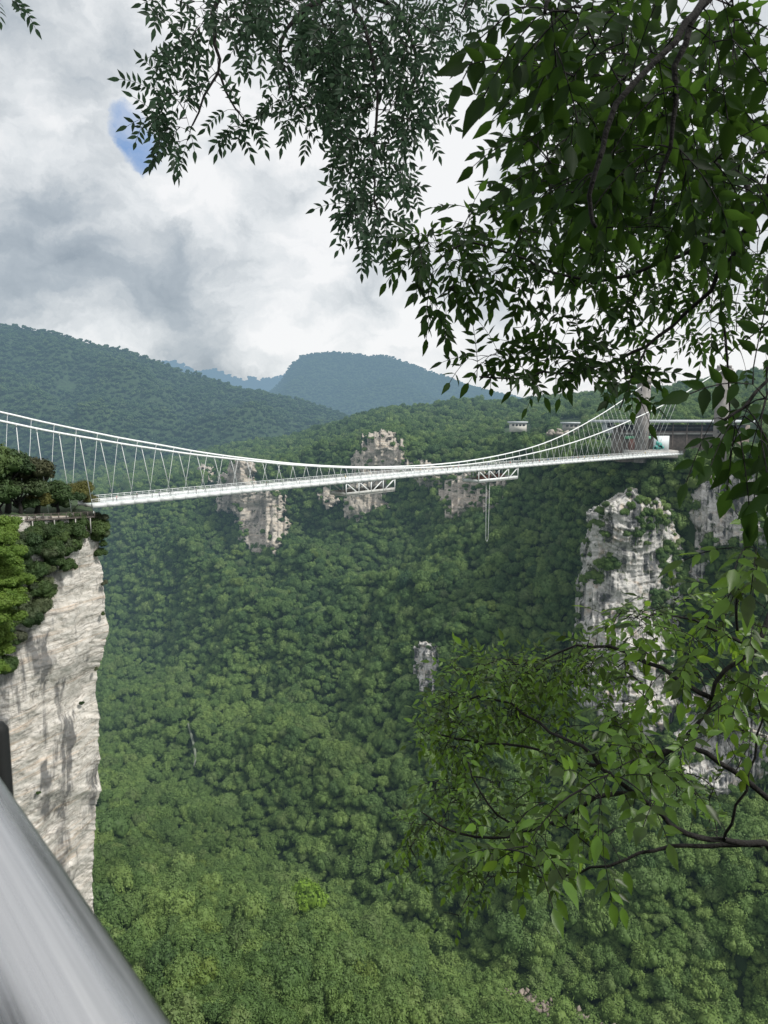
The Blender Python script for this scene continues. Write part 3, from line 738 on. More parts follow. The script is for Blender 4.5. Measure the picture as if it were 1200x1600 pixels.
# jump rope under the second platform
tm = t_of(762.5, 3.0); a = DP(tm, 3.0, -5.4); Yr = a.y
rope = empty('bungee_rope', tuple(a)); tag(rope, 'pale looped bungee rope hanging straight down from the right platform', 'rope')
pts = []; 
hl = Vector((.55, .3, 0))
zb = at(764, 846, Yr)[2]
mb = MB(); mb.tube([a-hl*1.6, Vector((a.x, a.y, zb+1.2))-hl, Vector((a.x, a.y, zb+.4))-hl*.6, Vector((a.x, a.y, zb)), Vector((a.x, a.y, zb+.4))+hl*.6, Vector((a.x, a.y, zb+1.2))+hl, a+hl*1.6], .065, 6, True)
mb.build('cord', M_cable, rope, True)

# towers on the right rim
for w, lab, hz in ((25.7, 'near bridge tower, the right one, grey brown with a notched top', 37.5), (-25.7, 'far bridge tower, mostly hidden behind the hanging leaves', 24.5)):
    c = L0+d*385+nb_*w; 
    c = Vector((c.x, c.y, -32))
    root = empty('bridge_tower', tuple(c)); tag(root, lab, 'tower', 'towers of the suspension bridge')
    H = hz+32 if w > 0 else None
    ztop = at(1128, 571, c.y)[2] if w > 0 else at(1007, 588, c.y)[2]
    h = ztop-c.z
    mb = MB()
    mb.box(c+Vector((0,0,h*.46)), 7.2, 6.4, h*.92, d); mb.build('shaft', M_towerstone, root)
    mb = MB(); mb.box(c+Vector((0,0,h*.945)), 8.6, 7.8, h*.05, d); mb.build('capital', M_towerstone, root)
    mb = MB()
    for sx in (-1, 1):
        for sy in (-1, 1): mb.box(c+d*(sx*2.7)+nb_*(sy*2.4)+Vector((0,0,h*.985)), 1.6, 1.6, h*.03, d)
    mb.build('battlement', M_towerstone, root)
    mb = MB()
    for kz in (.35, .55, .72, .85):
        mb.box(c+nb_*3.23+Vector((0,0,h*kz)), .9, .15, 2.0, d)
        mb.box(c-d*3.63+Vector((0,0,h*kz)), .9, .15, 2.0, nb_)
    mb.build('slit_window', M_darkglass, root)

# landing building behind the right bridge end
def wbox(mb, px0, px1, py0, py1, Y, dy):
    """box whose front stands on depth Y between the given sight lines"""
    a = at(px0, py1, Y); b = at(px1, py0, Y); mb.box(((a[0]+b[0])/2, Y+dy/2, (a[2]+b[2])/2), abs(b[0]-a[0]), dy, abs(b[2]-a[2]))
vb = empty('visitor_building', tuple(at(1060, 716, 505))); tag(vb, 'low brown visitor building with a long pale flat roof behind the right bridge end', 'building')
mb = MB(); wbox(mb, 968, 1172, 664, 722, 508, 20); mb.build('wall', M_brownwall, vb)
mb = MB(); wbox(mb, 940, 1180, 656.5, 660.5, 500, 34); mb.build('roof', M_roof, vb)
mb = MB(); wbox(mb, 975, 1165, 664.5, 673, 507.6, .5); mb.build('glazing', M_darkglass, vb)
for px in (972, 990, 1010, 1030, 1050, 1072, 1095, 1120, 1148): 
    mb = MB(); wbox(mb, px, px+2.2, 660.5, 716, 503.5, 1.2); mb.build('column', M_brownwall, vb)
mb = MB(); wbox(mb, 970, 1165, 676, 679, 504.7, 3); mb.build('balcony_floor', M_concrete, vb)
mb = MB(); wbox(mb, 979, 1017, 681.5, 686, 501, 5); mb.build('awning', M_greenpaint, vb)
mb = MB(); wbox(mb, 946, 959, 656.8, 677, 503, 8); k1 = mb.build('kiosk', M_roof, vb)
mb = MB(); wbox(mb, 949, 957, 661, 668, 502.7, .5); mb.build('window', M_darkglass, vb)
# grey terrace wall and podium under it
mb = MB(); wbox(mb, 985, 1060, 704, 716, 490, 22); mb.build('podium', M_concrete, vb)
mb = MB(); wbox(mb, 985, 1010, 686, 704, 497, 6); mb.build('gate', M_rust, vb)
bb = empty('billboard', tuple(at(1033, 706, 492))); tag(bb, 'white billboard with a teal figure at the right end of the deck', 'billboard')
mb = MB(); wbox(mb, 1021, 1046, 681, 703.5, 492, .6); mb.build('panel', M_board, bb)
mb = MB()
for cx, cy, rx, ry in ((1028,699,8,3.5),(1031,695,4,4),(1027,692,2.4,3),(1023,700,3,2),(1035,699,3,2.4)):
    c = Vector(at(cx, cy, 491.6)); rr = F/491.6; n = 10
    V = [c+Vector((cos(2*pi*k/n)*rx/rr*(.8+.3*random.random()), 0, sin(2*pi*k/n)*ry/rr)) for k in range(n)]
    V2 = [v+Vector((0, .3, 0)) for v in V]
    mb.add(V+V2, [tuple(range(n))]+[(k, n+k, n+(k+1) % n, (k+1) % n) for k in range(n)])
mb.build('painted_figure', M_teal, bb)
for px in (1023, 1044):
    mb = MB(); wbox(mb, px-.6, px+.6, 703.5, 712, 492.2, .4); mb.build('post', M_towerstone, bb)
def house(px0, px1, pyt, pyb, Y, label, roofmat, wallmat, nwin):
    h = empty('house', tuple(at((px0+px1)/2, pyb, Y))); tag(h, label, 'house')
    mb = MB(); wbox(mb, px0+1, px1-1, pyt+2, pyb+6, Y, 9); mb.build('wall', wallmat, h)
    mb = MB(); wbox(mb, px0-1, px1+1, pyt-.3, pyt+2, Y-1, 11.5); mb.build('roof', roofmat, h)
    for i in range(nwin):
        a = px0+2.5+(px1-px0-5)*(i+.15)/nwin; b = px0+2.5+(px1-px0-5)*(i+.75)/nwin
        q = MB(); wbox(q, a, b, pyt+3.6, pyt+6.6, Y-.15, .3); q.build('window', M_darkglass, h)
house(797, 824, 659, 669, 700, 'small white two storey house on the wooded plateau', M_roof, M_plaster, 4)
house(881, 906, 660, 668, 690, 'low grey roofed house half hidden on the wooded plateau right of the white one', M_roof, M_concrete, 3)
# bare rock patch by the second house
mbr = MB(); c = Vector(at(872, 676, 640))
for k in range(16):
    p = c+Vector((random.uniform(-13, 13), random.uniform(-4, 4), random.uniform(-2.2, 2.0))); n = 7
    V = [p+Vector((random.gauss(0, 1), random.gauss(0, 1), random.gauss(0, .6)))*2.2 for _ in range(9)]
    bm = bmesh.new(); [bm.verts.new(v) for v in V]; bmesh.ops.convex_hull(bm, input=bm.verts)
    bm.verts.index_update(); fv = [v for v in bm.verts if v.link_faces]; ix = {v: i for i, v in enumerate(fv)}
    mbr.add([v.co for v in fv], [tuple(ix[v] for v in f.verts) for f in bm.faces]); bm.free()
o = mbr.build('rock_heap', M_rock_loose); tag(o, 'bare tan rock heap in the trees below the grey roofed house', 'rocks')

# ------------------------------------------------------------------ people on the bridge
def person_mesh():
    pts = [((0,0,.92),.17),((0,0,1.2),.16),((0,0,1.42),.15),((0,0,1.52),.065),((0,.01,1.63),.10),((0,.01,1.70),.10),
           ((.1,0,.86),.095),((.11,.12,.48),.065),((.11,.02,.08),.05),((.11,.14,.05),.045),
           ((-.1,0,.86),.095),((-.12,-.08,.48),.065),((-.12,-.2,.10),.05),((-.12,-.08,.05),.045),
           ((.20,0,1.40),.065),((.25,.05,1.13),.05),((.25,.16,.90),.04),
           ((-.20,0,1.40),.065),((-.25,-.06,1.13),.05),((-.24,.04,.90),.04)]
    ed = [(0,1),(1,2),(2,3),(3,4),(4,5),(0,6),(6,7),(7,8),(8,9),(0,10),(10,11),(11,12),(12,13),(2,14),(14,15),(15,16),(2,17),(17,18),(18,19)]
    me = bpy.data.meshes.new('person_base'); me.from_pydata([p for p, r in pts], ed, []); o = bpy.data.objects.new('tmp', me); sc.collection.objects.link(o)
    md = o.modifiers.new('s', 'SKIN'); o.modifiers.new('ss', 'SUBSURF').levels = 1
    for i, (p, r) in enumerate(pts): me.skin_vertices[0].data[i].radius = (r, r); me.skin_vertices[0].data[i].use_root = (i == 0)
    dg = bpy.context.evaluated_depsgraph_get(); m2 = bpy.data.meshes.new_from_object(o.evaluated_get(dg)); bpy.data.objects.remove(o)
    m2.name = 'person'
    for f in m2.polygons:
        z = f.center.z; x = abs(f.center.x)
        f.material_index = 3 if z > 1.66 else (2 if z > 1.47 or (x > .2 and z < 1.12 and z > .8) else (1 if z < .9 else 0)); f.use_smooth = True
    return m2
PMsh = person_mesh()
CLO = [simple('cloth_'+n, c, .85, scale=6) for n, c in (('red', (.42,.07,.06)), ('black', (.02,.02,.025)), ('white', (.7,.7,.68)), ('blue', (.06,.12,.35)), ('pink', (.6,.28,.32)), ('yellow', (.6,.48,.12)))]
M_skin = simple('skin', (.45,.28,.20), .6, scale=6); M_hair = simple('dark_hair', (.015,.012,.01), .6, scale=6); M_trou = simple('dark_trousers', (.03,.035,.05), .85, scale=6)
for i in range(4): PMsh.materials.append((CLO[2], M_trou, M_skin, M_hair)[i])
def person(t, w, ci, label, group=None, rz=0):
    p = DP(t, w, .77); o = obj('person', PMsh, None, p); o.rotation_euler = (0, 0, rz); o.scale = (1.02, 1.02, 1.02)
    o.material_slots[0].link = 'OBJECT'; o.material_slots[0].material = CLO[ci]
    tag(o, label, 'person', group)
for px, w, ci, lab in [(181, 2.4, 4, 'person in pink standing nearest the left bridge end'), (213, 1.0, 1, 'person in black walking on the deck near the left end'),
                       (248, 2.6, 3, 'person in blue near the left end, right of the one in black'), (306, 2.9, 1, 'person in black by the rail below the left hill'),
                       (416, 2.0, 1, 'person in black alone above the rock buttress'), (468, 1.2, 2, 'person in white left of the larger platform'),
                       (534, 2.6, 2, 'person in white just left of the larger platform'), (540, 1.8, 5, 'person in yellow just left of the larger platform')]:
    person(t_of(px, w), w, ci, lab, None, random.random()*6)
for k in range(46):
    px = 640+ (k/46)**.85*390+random.uniform(-3, 3); w = random.uniform(-3.2, 3.4)
    person(t_of(px, w), w, random.choice([0,1,2,2,3,4,5,1]), 'visitor in the crowd on the right half of the glass deck', 'visitors crowding the right half of the deck', random.random()*6)

# stream gully scar and rocky stream bed
M_scar = simple('pale_scree', (.13,.15,.11), .95, var=.25, scale=.5, bstr=.4)
def ribbon(name, pts, wid, label, cat, mat, lift=3.0):
    V = []; 
    for i, (px, py) in enumerate(pts):
        Y = surf_depth(px, py) or 350; p = at(px, py, Y*.985); p[2] += lift*.2
        k = wid*(.4+.6*sin(pi*(i+.5)/len(pts)))*(.8+.4*random.random())
        for s in (-1, 0, 1): V.append(p+np.array([s*k, 0, 1.0*(1-abs(s))]))
    Fs = [(i*3+s, i*3+s+1, (i+1)*3+s+1, (i+1)*3+s) for i in range(len(pts)-1) for s in (0, 1)]
    o = obj(name, mesh_np(name, V, Fs, mat)); tag(o, label, cat, kind='structure')
ribbon('scree_gully', [(294,1132),(297,1142),(300,1153),(303,1165),(305,1177),(305,1190),(303,1200)], 1.1, 'thin pale scree gully in the forest right of the left cliff', 'gully', M_scar)

def boulders(pts, n, r0, r1, spread):
    mbr = MB()
    for k in range(n):
        u = random.random()*(len(pts)-1); a_ = int(u); f_ = u-a_
        px = pts[a_][0]*(1-f_)+pts[a_+1][0]*f_+random.gauss(0, spread); py = pts[a_][1]*(1-f_)+pts[a_+1][1]*f_+random.gauss(0, spread*.5)
        p = Vector(at(px, py, (surf_depth(px, py) or 345)*.968)); rr = random.uniform(r0, r1)
        bm = bmesh.new(); [bm.verts.new(p+Vector((random.gauss(0, 1), random.gauss(0, 1), random.gauss(0, .6)))*rr) for _ in range(10)]
        bmesh.ops.convex_hull(bm, input=bm.verts); fv = [v for v in bm.verts if v.link_faces]; ix = {v: i for i, v in enumerate(fv)}
        mbr.add([v.co for v in fv], [tuple(ix[v] for v in f.verts) for f in bm.faces]); bm.free()
    return mbr
o = boulders([(800,1556),(835,1566),(862,1580),(885,1592),(905,1602),(930,1618)], 230, .3, 1.5, 13).build('stream_bed', simple('pinkish_river_rock', (.22,.185,.155), .95, var=.4, scale=.7, bstr=.6))
tag(o, 'bare rocky stream bed at the bottom of the valley', 'stream bed', kind='structure')
ribbon('stream_bed', [(640,1500),(652,1506),(664,1513),(676,1522)], 1.6, 'short dark stretch of stream bed under the trees', 'stream bed', M_soil)
# ------------------------------------------------------------------ foreground foliage
M_leafB, M_leafA, M_leafC = None, None, None
def leaf_mat(name, base, back, trans, tc, spec=.16, rough=.55, lo=.6, hi=1.5):
    m, nt, ns, lk = nodes(name)
    g = N(nt, 'ShaderNodeNewGeometry'); n = noise(nt, 9.0, 3, .6, g.outputs['Position'])
    v = math_(nt, 'ADD', math_(nt, 'MULTIPLY', g.outputs['Random Per Island'], .6), math_(nt, 'MULTIPLY', n, .5))
    c = mixc(nt, mapr(nt, v, .25, .9, 0, 1), tuple(x*lo for x in base), tuple(x*hi for x in base))
    c = mixc(nt, math_(nt, 'MULTIPLY', g.outputs['Backfacing'], .35), c, back)
    a = bsdf(nt, c, rough, spec=spec)
    t = N(nt, 'ShaderNodeBsdfTranslucent'); lk.new(mixc(nt, mapr(nt, v, .25, .9, 0, 1), tuple(x*lo*.9 for x in tc), tuple(x*hi*.9 for x in tc)), t.inputs[0])
    mx = N(nt, 'ShaderNodeMixShader'); mx.inputs[0].default_value = trans; lk.new(a, mx.inputs[1]); lk.new(t.outputs[0], mx.inputs[2])
    finish(nt, mx.outputs[0], False); return m
M_leafA = leaf_mat('small_ash_leaf', (.022,.048,.026), (.030,.058,.034), .45, (.085,.150,.080))
M_leafB = leaf_mat('broad_walnut_leaf', (.015,.036,.012), (.020,.044,.017), .45, (.080,.165,.022))
M_leafC = leaf_mat('lower_branch_leaf', (.068,.135,.022), (.07,.12,.038), .42, (.30,.48,.05), spec=.4, rough=.4, lo=.35, hi=1.8)
tt = np.array([0, .20, .45, .74, 1.0]); ww = np.array([0, .155, .185, .095, 0])
LV = []; 
for t, w in zip(tt, ww):
    LV.append((t, 0, -.10*t*t)); 
for t, w in zip(tt[1:4], ww[1:4]): LV.append((t, w, .05-.10*t*t))
for t, w in zip(tt[1:4], ww[1:4]): LV.append((t, -w, .05-.10*t*t))
LV = np.array(LV)
LT = np.array([(0,5,1),(0,1,8),(4,3,7),(4,10,3)]); LQ = np.array([(1,5,6,2),(2,6,7,3),(8,1,2,9),(9,2,3,10)])
LT = np.array([(0,1,5),(0,8,1),(3,4,7),(3,10,4)])
LQ = np.array([(1,2,6,5),(2,3,7,6),(8,9,2,1),(9,10,3,2)])
class Foliage:
    def __init__(s): s.P=[]; s.X=[]; s.Y=[]; s.Z=[]; s.S=[]; s.Wd=[]
    def leaf(s, p, x, n, size, wd=1.0):
        x = x.normalized(); y = n.cross(x)
        if y.length < 1e-4: y = x.orthogonal()
        y.normalize(); z = x.cross(y); s.P.append(p[:]); s.X.append(x[:]); s.Y.append(y[:]); s.Z.append(z[:]); s.S.append(size); s.Wd.append(wd)
    def build(s, name, mat, parent):
        P, X, Y, Z = (np.array(a) for a in (s.P, s.X, s.Y, s.Z)); S = np.array(s.S)[:, None, None]; Wd = np.array(s.Wd)[:, None, None]
        V = P[:, None]+S*(LV[None, :, 0:1]*X[:, None]+LV[None, :, 1:2]*Wd*Y[:, None]+LV[None, :, 2:3]*Z[:, None])
        n = len(P); off = (np.arange(n)*len(LV))[:, None, None]
        V = V.reshape(-1, 3)-np.array(parent.location[:])
        return obj(name, mesh_np(name, V, [(LT[None]+off).reshape(-1, 3), (LQ[None]+off).reshape(-1, 4)], mat, True), parent)
def rv(s=1.0): return Vector((random.gauss(0, s), random.gauss(0, s), random.gauss(0, s)))
def compound(fol, mb, p, dirv, L, size, pairs, droop=.5, face=.7, wd=1.0, up=.35):
    """one pinnate leaf: a drooping rachis with paired leaflets and an end leaflet"""
    tocam = (-p).normalized(); nrm = (Vector((0, 0, up))+tocam*face+rv(.30)).normalized()
    dcur = dirv.normalized(); pts = [p.copy()]; q = p.copy(); n = pairs+1
    for i in range(n):
        dcur = (dcur+Vector((0, 0, -droop/n))).normalized(); q = q+dcur*(L/n); pts.append(q.copy())
        side = nrm.cross(dcur).normalized()
        if i < n-1:
            for s in (-1, 1):
                if random.random() < .06: continue
                dl = (dcur*.75+side*s*(1.0+random.uniform(-.25, .25))+Vector((0, 0, -.25 if up < .9 else -.05))+rv(.10)).normalized()
                fol.leaf(q, dl, (nrm+rv(.22)).normalized(), size*random.uniform(.75, 1.1)*(.8+.25*i/n), wd)
        else: fol.leaf(q, (dcur+rv(.1)).normalized(), (nrm+rv(.2)).normalized(), size*random.uniform(1.0, 1.25), wd)
    if mb is not None: mb.tube(pts, [size*.022]*len(pts), 3, False)
def grow(root, limbs, targets, fol, twig_r, leafspec, limb_r):
    """limbs: world polylines; targets join the nearest wood by bending twigs and end in a compound leaf"""
    nodes_ = []; par = []; owner = []
    for li, (pl, r0, r1) in enumerate(limbs):
        prev = -1
        # resample
        P = [Vector(p) for p in pl]; pts = []
        for a in range(len(P)-1):
            p0 = P[max(a-1, 0)]; p1 = P[a]; p2 = P[a+1]; p3 = P[min(a+2, len(P)-1)]
            k = max(2, int((p2-p1).length/.07))
            for s in range(k):
                t = s/k; pts.append(.5*((2*p1)+(p2-p0)*t+(2*p0-5*p1+4*p2-p3)*t*t+(3*p1-p0-3*p2+p3)*t**3))
        pts.append(P[-1]); m = len(pts)
        mb = MB(); wob = [pts[i]+rv(.006) for i in range(m)]
        mb.tube(wob, [r0+(r1-r0)*(i/(m-1)) for i in range(m)], 8); mb.build('limb', M_bark, root, True)
        for i, p in enumerate(pts):
            nodes_.append(p[:]); par.append(prev); owner.append(li); prev = len(nodes_)-1
    nl = len(nodes_)
    T = np.array([t[:3] for t in targets]); Nn = np.array(nodes_)
    dist = np.array([np.min(np.linalg.norm(Nn-t, axis=1)) for t in T]); order = np.argsort(dist)
    cap = len(T)*14+nl+10; A = np.zeros((cap, 3)); A[:nl] = Nn; cnt = nl
    mb = MB(); kids = {}
    segs = []
    for oi in order:
        t = T[oi]; dd = np.linalg.norm(A[:cnt]-t, axis=1); j = int(np.argmin(dd)); a = Vector(A[j]); b = Vector(t); Ld = (b-a).length
        if Ld > .02:
            k = max(2, min(8, int(Ld/.05))); sag = Vector((0, 0, .12*Ld))+rv(.05*Ld)
            prev = a; chain = [a]
            for s in range(1, k+1):
                u = s/k; p = a.lerp(b, u)+sag*(4*u*(1-u)*.5); chain.append(p)
                A[cnt] = p[:]; cnt += 1
            rr = twig_r*min(1.8, .6+Ld*1.5); mb.tube(chain, [rr*(1.3-.9*i/k) for i in range(k+1)], 4, False)
            dirv = chain[-1]-chain[-2]
        else: dirv = rv()
        size, pairs, droop, face, wd, Lf, *up_ = leafspec(targets[oi])
        dirv = (dirv.normalized()+Vector((0, 0, -.25))+rv(.35)); 
        hint = targets[oi][4] if len(targets[oi]) > 4 else None
        if hint is not None: dirv = dirv.normalized()*.5+Vector(hint)
        compound(fol, mb, b, dirv, Lf, size, pairs, droop, face, wd, *up_)
    mb.build('twigs', M_bark, root, True)
def blob(T, cx, cy, rx, ry, n, D0, D1, size=1.0, hint=None):
    k = 0
    while k < n:
        x, y = random.uniform(-1, 1), random.uniform(-1, 1)
        if x*x+y*y > 1: continue
        D = random.uniform(D0, D1); p = at(cx+x*rx, cy+y*ry, D); T.append((p[0], p[1], p[2], size, hint)); k += 1

# --- tree one: small-leaved, hangs into the top left of the view
tA = empty('ash_tree', (6.6, 6.2, -5.0)); tag(tA, 'tree with small narrow leaflets hanging from the top middle of the view', 'tree')
mb = MB(); mb.tube([(6.6,6.2,-5),(6.4,6.1,-1),(6.0,5.9,3.0),(5.2,5.6,5.5)], [.28,.24,.18,.12], 10); mb.build('trunk', M_bark, tA, True)
top = Vector((5.6,5.8,4.4)); A_ = lambda x, y, D: tuple(at(x, y, D))
limbsA = [([tuple(top), A_(900,-260,5.2), A_(700,-130,5.0), A_(560,-20,4.9), A_(575,60,4.8), A_(590,150,4.8), A_(583,260,4.8), A_(590,340,4.8)], .05, .006),
          ([A_(700,-130,5.0), A_(520,-90,4.7), A_(380,-50,4.6), A_(334,20,4.6), A_(337,70,4.6), A_(340,112,4.6), A_(318,150,4.6), A_(300,196,4.6)], .03, .005),
          ([A_(560,-20,4.9), A_(480,10,4.8), A_(440,70,4.8), A_(455,140,4.8), A_(465,170,4.8)], .02, .005),
          ([A_(560,-20,4.9), A_(620,20,5.0), A_(650,90,5.0), A_(640,160,5.0)], .02, .005),
          ([A_(900,-260,5.2), A_(780,-90,5.6), A_(740,-20,5.8), A_(720,20,5.8)], .02, .006),
          ([A_(340,112,4.6), A_(352,140,4.6), A_(368,170,4.6), A_(380,190,4.6)], .008, .004),
          ([A_(380,-50,4.6), A_(180,-80,4.8), A_(40,-40,4.9), A_(15,-12,4.9)], .015, .005)]
TA = []
for b in [(470,20,90,60,56,4.4,5.4),(560,30,90,60,65,4.4,5.4),(500,90,70,70,51,4.4,5.4),(590,110,75,70,51,4.4,5.4),(420,40,70,50,32,4.4,5.2),(350,15,50,40,24,4.4,5.0),(640,50,50,60,28,4.6,5.4),(300,50,34,30,11,4.5,4.8),(268,100,38,34,11,4.5,4.8),(275,155,48,38,18,4.5,4.8),(252,205,30,34,11,4.5,4.8),(285,225,22,18,4,4.5,4.8),(335,130,25,30,5,4.5,4.8),(378,190,28,20,8,4.5,4.8),(365,180,20,10,3,4.5,4.8),(470,150,50,50,24,4.4,5.0),(530,170,40,40,21,4.5,5.2),(590,190,50,50,23,4.5,5.2),(640,140,36,50,22,4.6,5.3),(650,190,26,25,13,4.8,5.3),(560,240,40,40,21,4.5,5.2),(600,270,38,40,22,4.5,5.2),(625,275,20,16,6,4.6,5.0),(560,310,28,36,18,4.5,5.0),(590,345,36,26,18,4.5,5.0),(615,375,18,14,6,4.6,5.0),(565,375,15,12,5,4.6,5.0),(700,20,34,30,22,5.6,6.4),(740,10,24,34,17,5.6,6.4),(690,55,12,16,5,5.6,6.4),(10,-6,22,10,5,4.7,5.0),(265,-4,20,10,4,4.5,4.8)]: blob(TA, *b)
folA = Foliage(); grow(tA, limbsA, TA, folA, .0035, lambda t: (.066, random.choice((3,4,4,5)), .55, 1.3, .92, .18), .02)
folA.build('foliage', M_leafA, tA)

# --- tree two: broad-leaved, fills the upper right
tB = empty('walnut_tree', (3.4, 3.0, -3.6)); tag(tB, 'dark broad leaved tree filling the upper right corner close to the viewer', 'tree')
mb = MB(); mb.tube([(3.4,3.0,-3.6),(3.35,2.95,-1),(3.1,2.9,1.0),(2.7,2.7,2.4)], [.2,.17,.13,.09], 10); mb.build('trunk', M_bark, tB, True)
limbsB = [([(2.9,2.8,1.8), A_(1180,-60,2.4), A_(1110,-5,2.2), A_(1050,60,2.1), A_(985,140,2.05), A_(945,205,2.0), A_(928,270,2.0), A_(923,330,2.0), A_(928,360,2.0)], .022, .005),
          ([A_(1110,-5,2.2), A_(1078,35,2.2), A_(1052,110,2.2), A_(1052,190,2.2), A_(1037,270,2.2), A_(1016,338,2.2)], .011, .004),
          ([(3.1,2.9,1.0), A_(1300,200,2.9), A_(1180,330,3.2), A_(1060,400,3.4), A_(930,440,3.5), A_(800,400,3.5), A_(735,375,3.5), A_(690,400,3.5)], .02, .004),
          ([A_(1180,330,3.2), A_(1110,450,3.5), A_(1010,540,3.6), A_(900,580,3.6), A_(800,590,3.5), A_(745,590,3.5)], .012, .004),
          ([A_(1180,330,3.2), A_(1130,250,3.6), A_(1000,250,3.8), A_(900,300,3.8)], .014, .005),
          ([(3.1,2.9,1.2), A_(1280,520,2.4), A_(1205,585,2.2), A_(1165,635,2.1), A_(1130,655,2.1)], .013, .004),
          ([A_(1010,540,3.6), A_(985,590,3.5), A_(970,640,3.4)], .006, .003),
          ([A_(1180,-60,2.4), A_(960,-40,1.7), A_(880,-20,1.6), A_(850,20,1.55)], .010, .004),
          ([(3.1,2.9,1.0), A_(1300,330,4.0), A_(1230,470,4.8), A_(1130,560,5.2)], .012, .004)]
TB = []
for b in [(1000,60,150,90,29,2.05,2.8,1.0),(1120,70,110,100,24,2.05,2.9,1.0),(928,140,108,90,22,2.05,2.7,1.0),(918,230,99,80,20,2.15,2.7,1.0),(1000,220,130,90,24,2.15,2.9,1.0),(1130,240,100,120,22,2.15,3.0,1.0),(838,265,36,30,4,2.15,2.6,0.9),(828,185,14,30,3,2.15,2.5,0.8),(898,50,63,40,8,1.85,2.3,1.0),(818,10,36,25,4,1.75,2.2,1.0),(880,10,40,20,4,1.65,2.1,1.1),(1000,330,120,60,13,2.35,3.1,1.0),(1130,332,90,60,6,2.45,3.3,1.0),(960,120,180,110,101,3.2,4.4,1.0),(1110,150,110,150,101,3.2,4.4,1.0),(910,240,120,90,73,3.2,4.2,1.0),(1020,280,160,90,101,3.2,4.4,1.0),(850,330,80,50,36,3.3,4.0,1.0),(770,337,50,30,13,3.3,3.8,1.0),(690,371,50,18,16,3.3,3.7,1.0),(665,396,32,16,9,3.3,3.7,1.0),(700,436,36,20,11,3.3,3.7,1.0),(690,466,18,16,4,3.3,3.7,1.0),(745,416,50,30,18,3.3,3.8,1.0),(810,382,70,50,21,3.3,4.0,1.0),(900,382,100,60,36,3.3,4.2,1.0),(1000,402,110,70,51,3.3,4.4,1.0),(1110,392,100,80,51,3.4,4.6,1.0),(880,442,70,30,12,3.3,4.0,1.0),(970,482,80,50,21,3.4,4.2,1.0),(1060,492,80,50,18,3.6,4.8,1.0),(860,527,70,30,21,3.4,3.8,1.0),(790,562,55,22,15,3.4,3.7,1.0),(850,572,60,24,15,3.4,3.7,1.0),(930,552,70,34,21,3.4,3.8,1.0),(985,587,45,34,12,3.3,3.7,1.0),(985,622,28,20,2,3.2,3.5,1.1),(740,562,16,10,2,3.4,3.7,1.0),(1150,432,70,60,44,4.8,6.0,1.0),(1130,510,80,40,16,4.8,6.2,1.0),(1060,530,50,30,6,4.6,6.0,1.0),(1170,530,40,40,9,4.8,6.0,1.0),(1110,540,60,20,6,5.0,6.0,1.0),(1145,590,40,30,6,4.4,5.4,1.0),(1125,620,30,26,3,4.4,5.2,1.0)]: blob(TB, *b)
for b in [(1180,635,22,26,6,2.0,2.4,1.05),(1190,590,20,20,4,2.0,2.4,1.0),(1150,672,18,14,3,1.9,2.2,1.1),(1182,690,20,24,5,1.9,2.2,1.1),(1135,735,22,12,8,4.0,4.6,1.0),(1112,655,6,6,1,2.0,2.1,.8)]: blob(TB, *b)
for _ in range(800):  # overhead leaves out of view, added to shade the foreground foliage
    TB.append((random.uniform(.8, 5.5), random.uniform(-4.5, 2.2), random.uniform(3.2, 5.6), 1.5, None))
limbsB.append(([(3.1,2.9,1.0), (3.0,1.8,2.8), (3.2,.6,4.0), (3.0,-.8,4.4), (2.6,-2.0,4.5), (2.2,-3,4.6)], .06, .01))
def open_view(T, rects):
    P = np.array([t[:3] for t in T]); X_, Y_ = proj(P); front = P[:, 1] > .5; out = []
    for t, x, y, f in zip(T, X_, Y_, front):
        if f and any(x0 < x < x1 and y0 < y < y1 and random.random() < pr for x0, x1, y0, y1, pr in rects): continue
        out.append(t)
    return out
TB = open_view(TB, [(1085,1152,525,640,.93),(930,1110,618,730,.95),(1040,1140,690,790,.6),(690,760,60,320,.9),(1130,1200,700,900,.5),(640,1200,470,540,.35),(760,1200,330,470,.12)])
folB = Foliage()
def specB(t):
    s = t[3]; near = t[1] < 3.0
    return ((.086 if near else .074)*s*random.uniform(.85, 1.1), random.choice((2,3,3) if near else (2,3,3,4)), .55, .75, 1.12 if near else .95, .20 if near else .16)
grow(tB, limbsB, TB, folB, .003, specB, .02); folB.build('foliage', M_leafB, tB)

